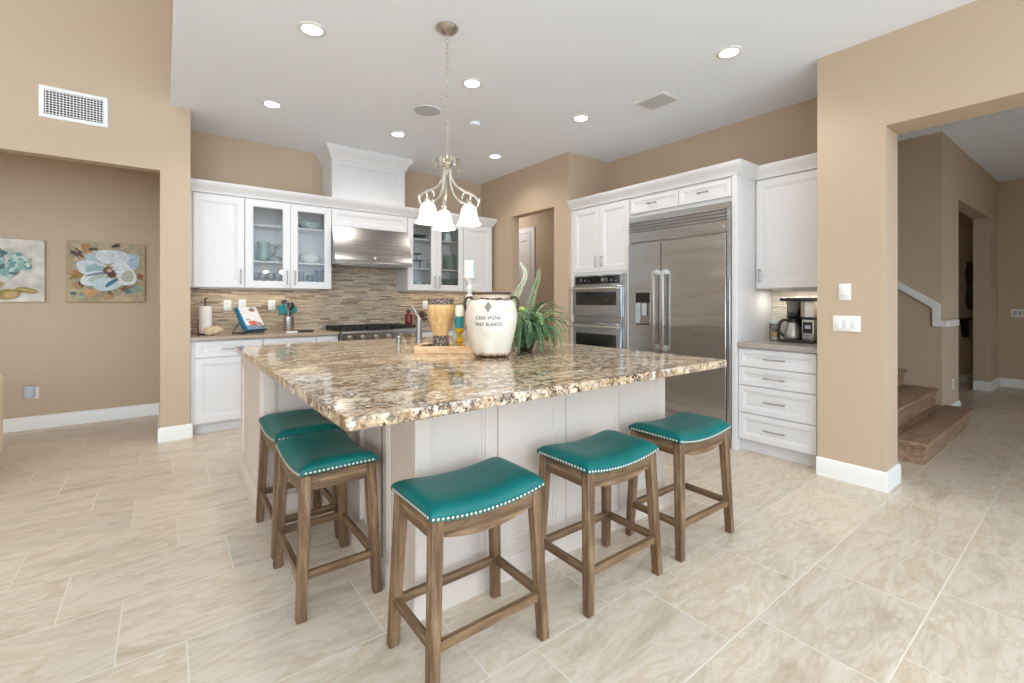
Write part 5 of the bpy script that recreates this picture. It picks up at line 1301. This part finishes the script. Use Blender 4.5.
# ---- faucet and soap pump at the island sink
t = thing('faucet', 'slim chrome faucet rising from the far side of the island', 'faucet', (1.688, 3.478, K))
MB().lathe([(0.033, 0), (0.033, 0.008), (0.026, 0.014), (0.026, 0.17), (0.023, 0.195), (0.012, 0.208)], (1.688, 3.478, K), 24).build('body', M_pull, t)
MB().tube(smooth([(1.688, 3.478, K + 0.19), (1.676, 3.486, K + 0.225), (1.656, 3.498, K + 0.265), (1.643, 3.508, K + 0.30)]), [0.013] * 5 + [0.010] * 5 + [0.008] * 6, 12).build('spout', M_pull, t)
t = thing('soap_dispenser', 'short chrome soap dispenser left of the faucet', 'soap dispenser', (1.462, 3.365, K))
MB().lathe([(0.026, 0), (0.026, 0.006), (0.020, 0.010), (0.020, 0.045), (0.024, 0.05), (0.024, 0.066), (0.016, 0.070)], (1.462, 3.365, K), 20).build('pump', M_pull, t)
MB().tube([(1.462, 3.365, K + 0.062), (1.45, 3.40, K + 0.066), (1.445, 3.415, K + 0.058)], 0.006, 8).build('nozzle', M_pull, t)

# ---- fern
FXc, FYc = 1.975, 2.437
t = thing('potted_fern', 'bushy green fern in a dark bowl on the island beside the jar', 'fern', (FXc, FYc, K))
MB().lathe([(0.045, 0.0005), (0.050, 0.006), (0.064, 0.035), (0.072, 0.07), (0.074, 0.088), (0.068, 0.088), (0.065, 0.08), (0.05, 0.075)], (FXc, FYc, K), 36).build('pot', M_potbrown, t)
MB().lathe([(0.002, 0.082), (0.04, 0.086), (0.0645, 0.082), (0.0645, 0.077), (0.002, 0.077)], (FXc, FYc, K), 24).build('soil', M_soil, t)
fr_ = random.Random(11)
def frond(az, el, L, droop, tone, wid=0.036, r0=0.03, curl=0.0, path=None):
    m = MB(); n = 24; z0 = K + 0.088
    pos = Vector((FXc + r0 * math.cos(az), FYc + r0 * math.sin(az), z0)); e = el; a_ = az; P = [pos.copy()]; ST = L / n; D = []
    for i in range(n):
        d = Vector((math.cos(e) * math.cos(a_), math.cos(e) * math.sin(a_), math.sin(e)))
        pos = pos + d * ST; pos.z = max(pos.z, K + 0.008)
        dx_, dy_ = pos.x - JX, pos.y - JY; rj = math.hypot(dx_, dy_)
        lim = jar_r(min(max(pos.z - K, 0), 0.37)) + 0.028 if pos.z < K + 0.40 else 0
        if rj < lim: pos.x = JX + dx_ / rj * lim; pos.y = JY + dy_ / rj * lim
        P.append(pos.copy()); D.append(d)
        e = max(e - droop * ST * (0.4 + 1.6 * i / n), -1.45); a_ += curl * ST
    if path:
        Q = smooth(path, 6); n = len(Q) - 1; P = Q; D = [(Q[i + 1] - Q[i]).normalized() for i in range(n)]; SV = Vector((CA, SA, 0)); L = sum((Q[i + 1] - Q[i]).length for i in range(n))
    base = srgb(*tone)
    jit = lambda: tuple(c * fr_.uniform(0.82, 1.18) for c in base[:3])
    def addtri(a, b, c, d, col): m.poly([a, b, c, d], col)
    for i in range(n):
        w = 0.0016 * (1 - 0.7 * i / n); sv = D[i].cross(SV if path else Vector((0, 0, 1)))
        sv = sv.normalized() if sv.length > 1e-3 else Vector((1, 0, 0))
        uv = sv.cross(D[i]).normalized()
        m.poly([P[i] - sv * w, P[i] + sv * w, P[i + 1] + sv * w, P[i + 1] - sv * w], tuple(c * 0.7 for c in base[:3]))
        m.poly([P[i] - uv * w, P[i] + uv * w, P[i + 1] + uv * w, P[i + 1] - uv * w], tuple(c * 0.7 for c in base[:3]))
        if i < 2: continue
        f = i / n; ll = wid * (min(1, f * 5)) * (1 - f) ** 0.55 + 0.004
        lw = L / n * 0.6
        for s_ in (-1, 1):
            dirl = (sv * s_ + D[i] * 0.35 - uv * fr_.uniform(0.05, 0.4)).normalized()
            a = P[i]; tip = a + dirl * ll; mid = a + dirl * ll * 0.45
            for q in (tip, mid): q.z = max(q.z, K + 0.003)
            m.poly([a, mid + D[i] * lw + uv * 0.002, tip, mid - D[i] * lw * 0.6 + uv * 0.002], jit())
    for v in m.bm.verts: v.co.z = max(v.co.z, K + 0.0012)
    return m.build('frond', M_leafc, t, sm=False, fix=False)
TON = [(58, 98, 54), (74, 114, 64), (98, 134, 82), (50, 86, 46), (124, 154, 104), (84, 118, 74)]
for k in range(46):
    az = k * 2.39996 + fr_.uniform(-0.2, 0.2)
    ring = k / 46
    el = 1.42 - 0.45 * ring + fr_.uniform(-0.1, 0.1)
    L = fr_.uniform(0.36, 0.46)
    dy = math.cos(az - math.atan2(JY - FYc, JX - FXc))
    if dy > 0.6: L *= 0.75
    frond(az, el, L, fr_.uniform(2.3, 3.0) / (L * 1.2), fr_.choice(TON), wid=0.034, curl=fr_.uniform(-1.2, 1.2))
AZc = math.atan2(-FYc, -FXc)
for k in range(18):
    frond(AZc - 1.7 + 3.4 * k / 17 + fr_.uniform(-0.1, 0.1), fr_.uniform(0.7, 1.0), fr_.uniform(0.22, 0.28), 13.0, fr_.choice(TON[:4]), wid=0.038, r0=0.05)
for k in range(28):
    L = fr_.uniform(0.32, 0.41); frond(AZc - 1.5 + 3.0 * k / 27 + fr_.uniform(-0.1, 0.1), fr_.uniform(0.8, 1.3), L, fr_.uniform(3.2, 4.2) / (L * 1.2), fr_.choice(TON), wid=0.036, r0=0.045)
def fp(r_, f_, z_): return (FXc + SA * r_ + CA * f_, FYc - CA * r_ + SA * f_, K + z_)
frond(0, 0, 0, 0, (190, 196, 166), wid=0.028, path=[fp(-0.03, 0.01, 0.10), fp(-0.085, 0.015, 0.30), fp(-0.045, 0.015, 0.41), fp(0.0, 0.01, 0.50), fp(-0.005, 0.01, 0.56), fp(-0.035, 0.01, 0.605)])
frond(0, 0, 0, 0, (124, 146, 100), wid=0.040, path=[fp(0.0, 0.0, 0.10), fp(0.03, 0.0, 0.28), fp(0.055, 0.0, 0.38), fp(0.085, 0.0, 0.48), fp(0.10, 0.0, 0.56)])
frond(0, 0, 0, 0, (160, 174, 138), wid=0.036, path=[fp(-0.03, 0.0, 0.10), fp(-0.08, -0.03, 0.27), fp(-0.06, -0.03, 0.36), fp(-0.02, -0.02, 0.43)])
m = MB(); fc = Vector(fp(-0.028, -0.125, 0.285))
for k in range(16):
    a = k * 2.4; q = 0.008 + 0.016 * k / 16
    m.ball((fc.x + q * math.cos(a), fc.y + q * math.sin(a) * 0.8, fc.z + 0.012 - 0.018 * k / 16), 0.012, (1, 1, 0.55), 8, 5)
m.tube([fp(0, -0.02, 0.09), fp(-0.03, -0.07, 0.22), tuple(fc)], 0.002, 6)
tag(m.build('flower', M_lime, t), 'lime green artificial bloom')

# ================================================================== COFFEE CORNER THINGS
CK = 0.9205
t = thing('coffee_maker', 'black and stainless drip coffee maker on the grey counter by the pillar', 'coffee maker', (4.33, 1.59, CK))
MB().box(4.20, 4.43, 1.462, 1.722, CK, CK + 0.022, 0.006, 2).build('base', M_black, t)
MB().box(4.235, 4.425, 1.466, 1.556, CK + 0.0222, CK + 0.196, 0.006, 2).build('control_column', M_steeld, t)
mt = MB().box(4.2335, 4.2352, 1.476, 1.546, CK + 0.085, CK + 0.175).build('display', M_black, t)
m = MB()
for i in range(3):
    for j in range(2): m.cyl((4.2352, 1.494 + j * 0.034, CK + 0.036 + i * 0.017), (4.2315, 1.494 + j * 0.034, CK + 0.036 + i * 0.017), 0.006, seg=10)
m.build('button', M_gray, t)
MB().box(4.2325, 4.2334, 1.490, 1.532, CK + 0.12, CK + 0.148).build('screen', M_gray, mt)
MB().box(4.23, 4.43, 1.464, 1.560, CK + 0.1965, CK + 0.212, 0.002).build('collar', M_black, t)
MB().box(4.24, 4.425, 1.468, 1.536, CK + 0.2125, CK + 0.346, 0.008, 2).build('water_tank', M_plate, t)
MB().box(4.26, 4.425, 1.5365, 1.574, CK + 0.2125, CK + 0.346, 0.003).build('tower', M_steeld, t)
MB().box(4.36, 4.43, 1.561, 1.72, CK + 0.0225, CK + 0.346, 0.004).build('back_panel', M_black, t)
MB().box(4.215, 4.43, 1.466, 1.722, CK + 0.3465, CK + 0.378, 0.008, 2).build('lid', M_black, t)
MB().lathe([(0.030, 0.245), (0.034, 0.250), (0.058, 0.338), (0.060, 0.346), (0.02, 0.346)], (4.295, 1.640, CK), 28).build('filter_basket', plain('smoked_plastic', srgb(120, 116, 112), 0.25), t)
MB().lathe([(0.052, 0.226), (0.052, 0.236), (0.03, 0.2445)], (4.295, 1.640, CK), 28).build('drip_plate', M_black, t)
t = thing('coffee_carafe', 'stainless thermal carafe with black lid under the coffee maker basket', 'carafe', (4.29, 1.640, CK + 0.0225))
MB().lathe([(0.062, 0.0225), (0.066, 0.028), (0.066, 0.06), (0.058, 0.105), (0.043, 0.155), (0.041, 0.165)], (4.285, 1.640, CK), 32).build('steel_body', M_steeld, t)
MB().lathe([(0.042, 0.1655), (0.044, 0.172), (0.044, 0.195), (0.030, 0.208), (0.012, 0.212)], (4.285, 1.640, CK), 28).build('lid', M_black, t)
MB().tube(smooth([(4.285, 1.676, CK + 0.185), (4.270, 1.715, CK + 0.182), (4.262, 1.738, CK + 0.15), (4.262, 1.742, CK + 0.09), (4.268, 1.716, CK + 0.055), (4.275, 1.700, CK + 0.05)]), 0.010, 10, flat=(0.8, 1.2)).build('handle', M_black, t)
t = thing('snack_jar', 'clear lidded jar with yellow layer and brown sweets left of the coffee maker', 'jar', (4.30, 1.795, CK))
MB().lathe([(0.038, 0), (0.042, 0.006), (0.042, 0.155), (0.038, 0.16), (0.039, 0.154), (0.0395, 0.01), (0.03, 0.004)], (4.30, 1.795, CK), 28).build('glass_wall', M_pane, t)
MB().lathe([(0.036, 0.0055), (0.0385, 0.0105), (0.0385, 0.034), (0.01, 0.035)], (4.30, 1.795, CK), 28).build('white_layer', M_whitecer, t)
MB().lathe([(0.0388, 0.0352), (0.0388, 0.068), (0.01, 0.070)], (4.30, 1.795, CK), 28).build('yellow_layer', M_yellow, t)
m = MB()
for k in range(34):
    a = fr_.uniform(0, 6.28); q = fr_.uniform(0, 0.028); m.ball((4.30 + q * math.cos(a), 1.795 + q * math.sin(a), CK + 0.075 + fr_.uniform(0, 0.068)), 0.010, (1, 1, 0.8), 7, 5)
m.build('wrapped_sweets', plain('brown_pink_sweets', srgb(150, 110, 100), 0.5, var=0.5, vscale=60), t)
MB().lathe([(0.043, 0.1605), (0.043, 0.172), (0.015, 0.178), (0.012, 0.19), (0.006, 0.194)], (4.30, 1.795, CK), 24).build('lid', M_paleglass, t)

# ================================================================== PANTRY HALL DOOR
def struct_child(o): o['kind'] = 'structure'; return o
dr = MB().nested(fW(5.03), 5.93, 6.95, 0.001, 2.54, [(0, 0.0005), (0, 0.018), (0.09, 0.022), (0.10, 0.010), (0.10, 0.0005)], ring=True).build('door_1', M_doorp, None, loc=(0, 0, 0))
dr['kind'] = 'structure'; dr['label'] = 'white panelled door seen through the pantry doorway'
m = MB()
m.box(5.022, 5.0295, 6.032, 6.848, 0.01, 2.438)
m.shaker(fW(5.022), 6.032, 6.848, 0.90, 2.438, t=0.014, st=0.11).shaker(fW(5.022), 6.032, 6.848, 0.012, 0.88, t=0.014, st=0.11)
m.build('door_leaf', M_doorp, dr)
MB().ball((4.965, 6.09, 0.98), 0.026, (0.8, 1, 1)).cyl((5.008, 6.09, 0.98), (4.975, 6.09, 0.98), 0.01).build('door_knob', M_nickel, dr)

ld = bpy.data.lights.new('pantry_hall_fill', 'AREA'); ld.shape = 'DISK'; ld.size = 0.25; ld.energy = 8; ld.color = (0.95, 0.97, 1.0)  # added fill light without a fixture, brightens the pantry hall
lo_ = bpy.data.objects.new('pantry_hall_fill', ld); COL.objects.link(lo_); lo_.location = (4.45, 6.5, CZ - 0.02)
# ================================================================== STAIRS AND HALL
t = thing('staircase', 'brown wooden stairs rising behind the pillar from the hall', 'stairs', (5.5, 1.5, 0))
RS, TD = 0.175, 0.262
ys = [0.862, 1.112] + [1.112 + TD * k for k in range(1, 9)]
for k in range(9):
    x1 = 6.44 if k == 0 else 6.498; z0 = RS * k; z1 = RS * (k + 1)
    # first step wraps round the wall corner
    y1 = 1.055 if k == 0 else 0
    if k == 0:
        MB().box(4.664, 6.52, 0.862, 1.050, 0.0005, z1 - 0.034).box(4.664, 6.498, 1.050, 1.40, 0.0005, z1 - 0.034).build('riser', M_stair, t)
        MB().box(4.630, 6.575, 0.832, 1.0495, z1 - 0.0338, z1, 0.008, 2).box(4.664, 6.497, 1.0495, 1.40, z1 - 0.0338, z1 - 0.0002).build('tread', M_stair, t)
    else:
        MB().box(4.664, 6.498, ys[k], ys[k] + TD + 0.2, z0 + 0.0002, z1 - 0.034).build('riser', M_stair, t)
        MB().box(4.664, 6.498, ys[k] - 0.030, ys[k] + TD + 0.2, z1 - 0.0338, z1, 0.008, 2).build('tread', M_stair, t)
t = thing('handrail', 'white stepped handrail along the stair wall, turning onto the hall wall', 'handrail', (6.47, 1.4, 1.0))
poly = [(1.015, 1.000), (1.133, 1.000), (1.133, 1.195), (2.60, 1.195 + 0.745 * 1.467), (2.60, 1.265 + 0.745 * 1.467), (1.072, 1.238), (1.072, 1.065), (1.015, 1.065)]
MB().prism(poly, lambda u, v, n: (n, u, v), 6.452, 6.4992, 0.004).build('stair_rail', M_trim, t)
MB().box(6.4995, 7.03, 1.006, 1.0495, 1.000, 1.065, 0.004).build('hall_rail', M_trim, t)
for y in (1.62, 2.3):
    z = 1.195 + 0.745 * (y - 1.133)
    MB().tube([(6.4995, y, z - 0.09), (6.475, y, z - 0.08), (6.472, y, z + 0.005)], 0.007, 8).build('bracket', M_dnickel, t)
t = thing('wall_art', 'dark carved wooden wall piece in the room beyond the hall opening', 'wall art', (9.9, 1.31, 1.13))
m = MB(); 
m.prism([(1.262, 1.13), (1.33, 1.16), (1.345, 1.30), (1.33, 1.50), (1.348, 1.70), (1.33, 1.86), (1.27, 1.90), (1.252, 1.75), (1.268, 1.5), (1.252, 1.3)], lambda u, v, n: (n, u, v), 9.855, 9.898, 0.006)
m.build('carved_board', M_darkwood, t)
t = thing('wall_bracket_shelf', 'dark wooden bracket shelf on the wall beyond the hall opening', 'shelf', (9.9, 1.36, 0.75))
MB().box(9.66, 9.898, 1.262, 1.43, 0.985, 1.010, 0.004).build('shelf_top', M_darkwood, t)
MB().prism([(9.898, 0.70), (9.898, 0.984), (9.69, 0.984), (9.70, 0.95), (9.78, 0.90), (9.85, 0.80)], lambda u, v, n: (u, n, v), 1.31, 1.39, 0.004).build('corbel', M_darkwood, t)
structure(MB().sweep(BP, [(9.9, 3.3), (9.9, 1.19)]), 'baseboard_den_end', M_trim)

# ================================================================== ARMCHAIR AT THE LEFT EDGE
t = thing('armchair', 'cream armchair mostly cut off by the left edge of the view', 'armchair', (-1.33, 4.55, 0))
ax0, ax1, ay0, ay1 = -1.70, -0.938, 4.32, 5.08
MB().box(ax0 + 0.10, ax1 - 0.10, ay0 + 0.01, ay1 - 0.12, 0.14, 0.36, 0.02, 2).build('seat_base', M_cream, t)
MB().box(ax0 + 0.112, ax1 - 0.112, ay0 + 0.0, ay1 - 0.125, 0.362, 0.48, 0.04, 3).build('seat_cushion', M_cream, t)
MB().box(ax0 + 0.02, ax1 - 0.02, ay1 - 0.119, ay1, 0.14, 0.70, 0.03, 3).build('backrest', M_cream, t)
for x in (ax0 + 0.05, ax1 - 0.05):
    m = MB().box(x - 0.045, x + 0.045, ay0 + 0.02, ay1 - 0.121, 0.14, 0.68, 0.015, 2)
    m.cyl((x, ay0 + 0.0, 0.685), (x, ay1 - 0.121, 0.685), 0.055, seg=24); m.build('arm', M_cream, t)
for x in (ax0 + 0.10, ax1 - 0.10):
    for y in (ay0 + 0.06, ay1 - 0.08): MB().cyl((x, y, 0), (x, y, 0.142), 0.018, 0.026, 14).build('leg', M_darkwood, t)
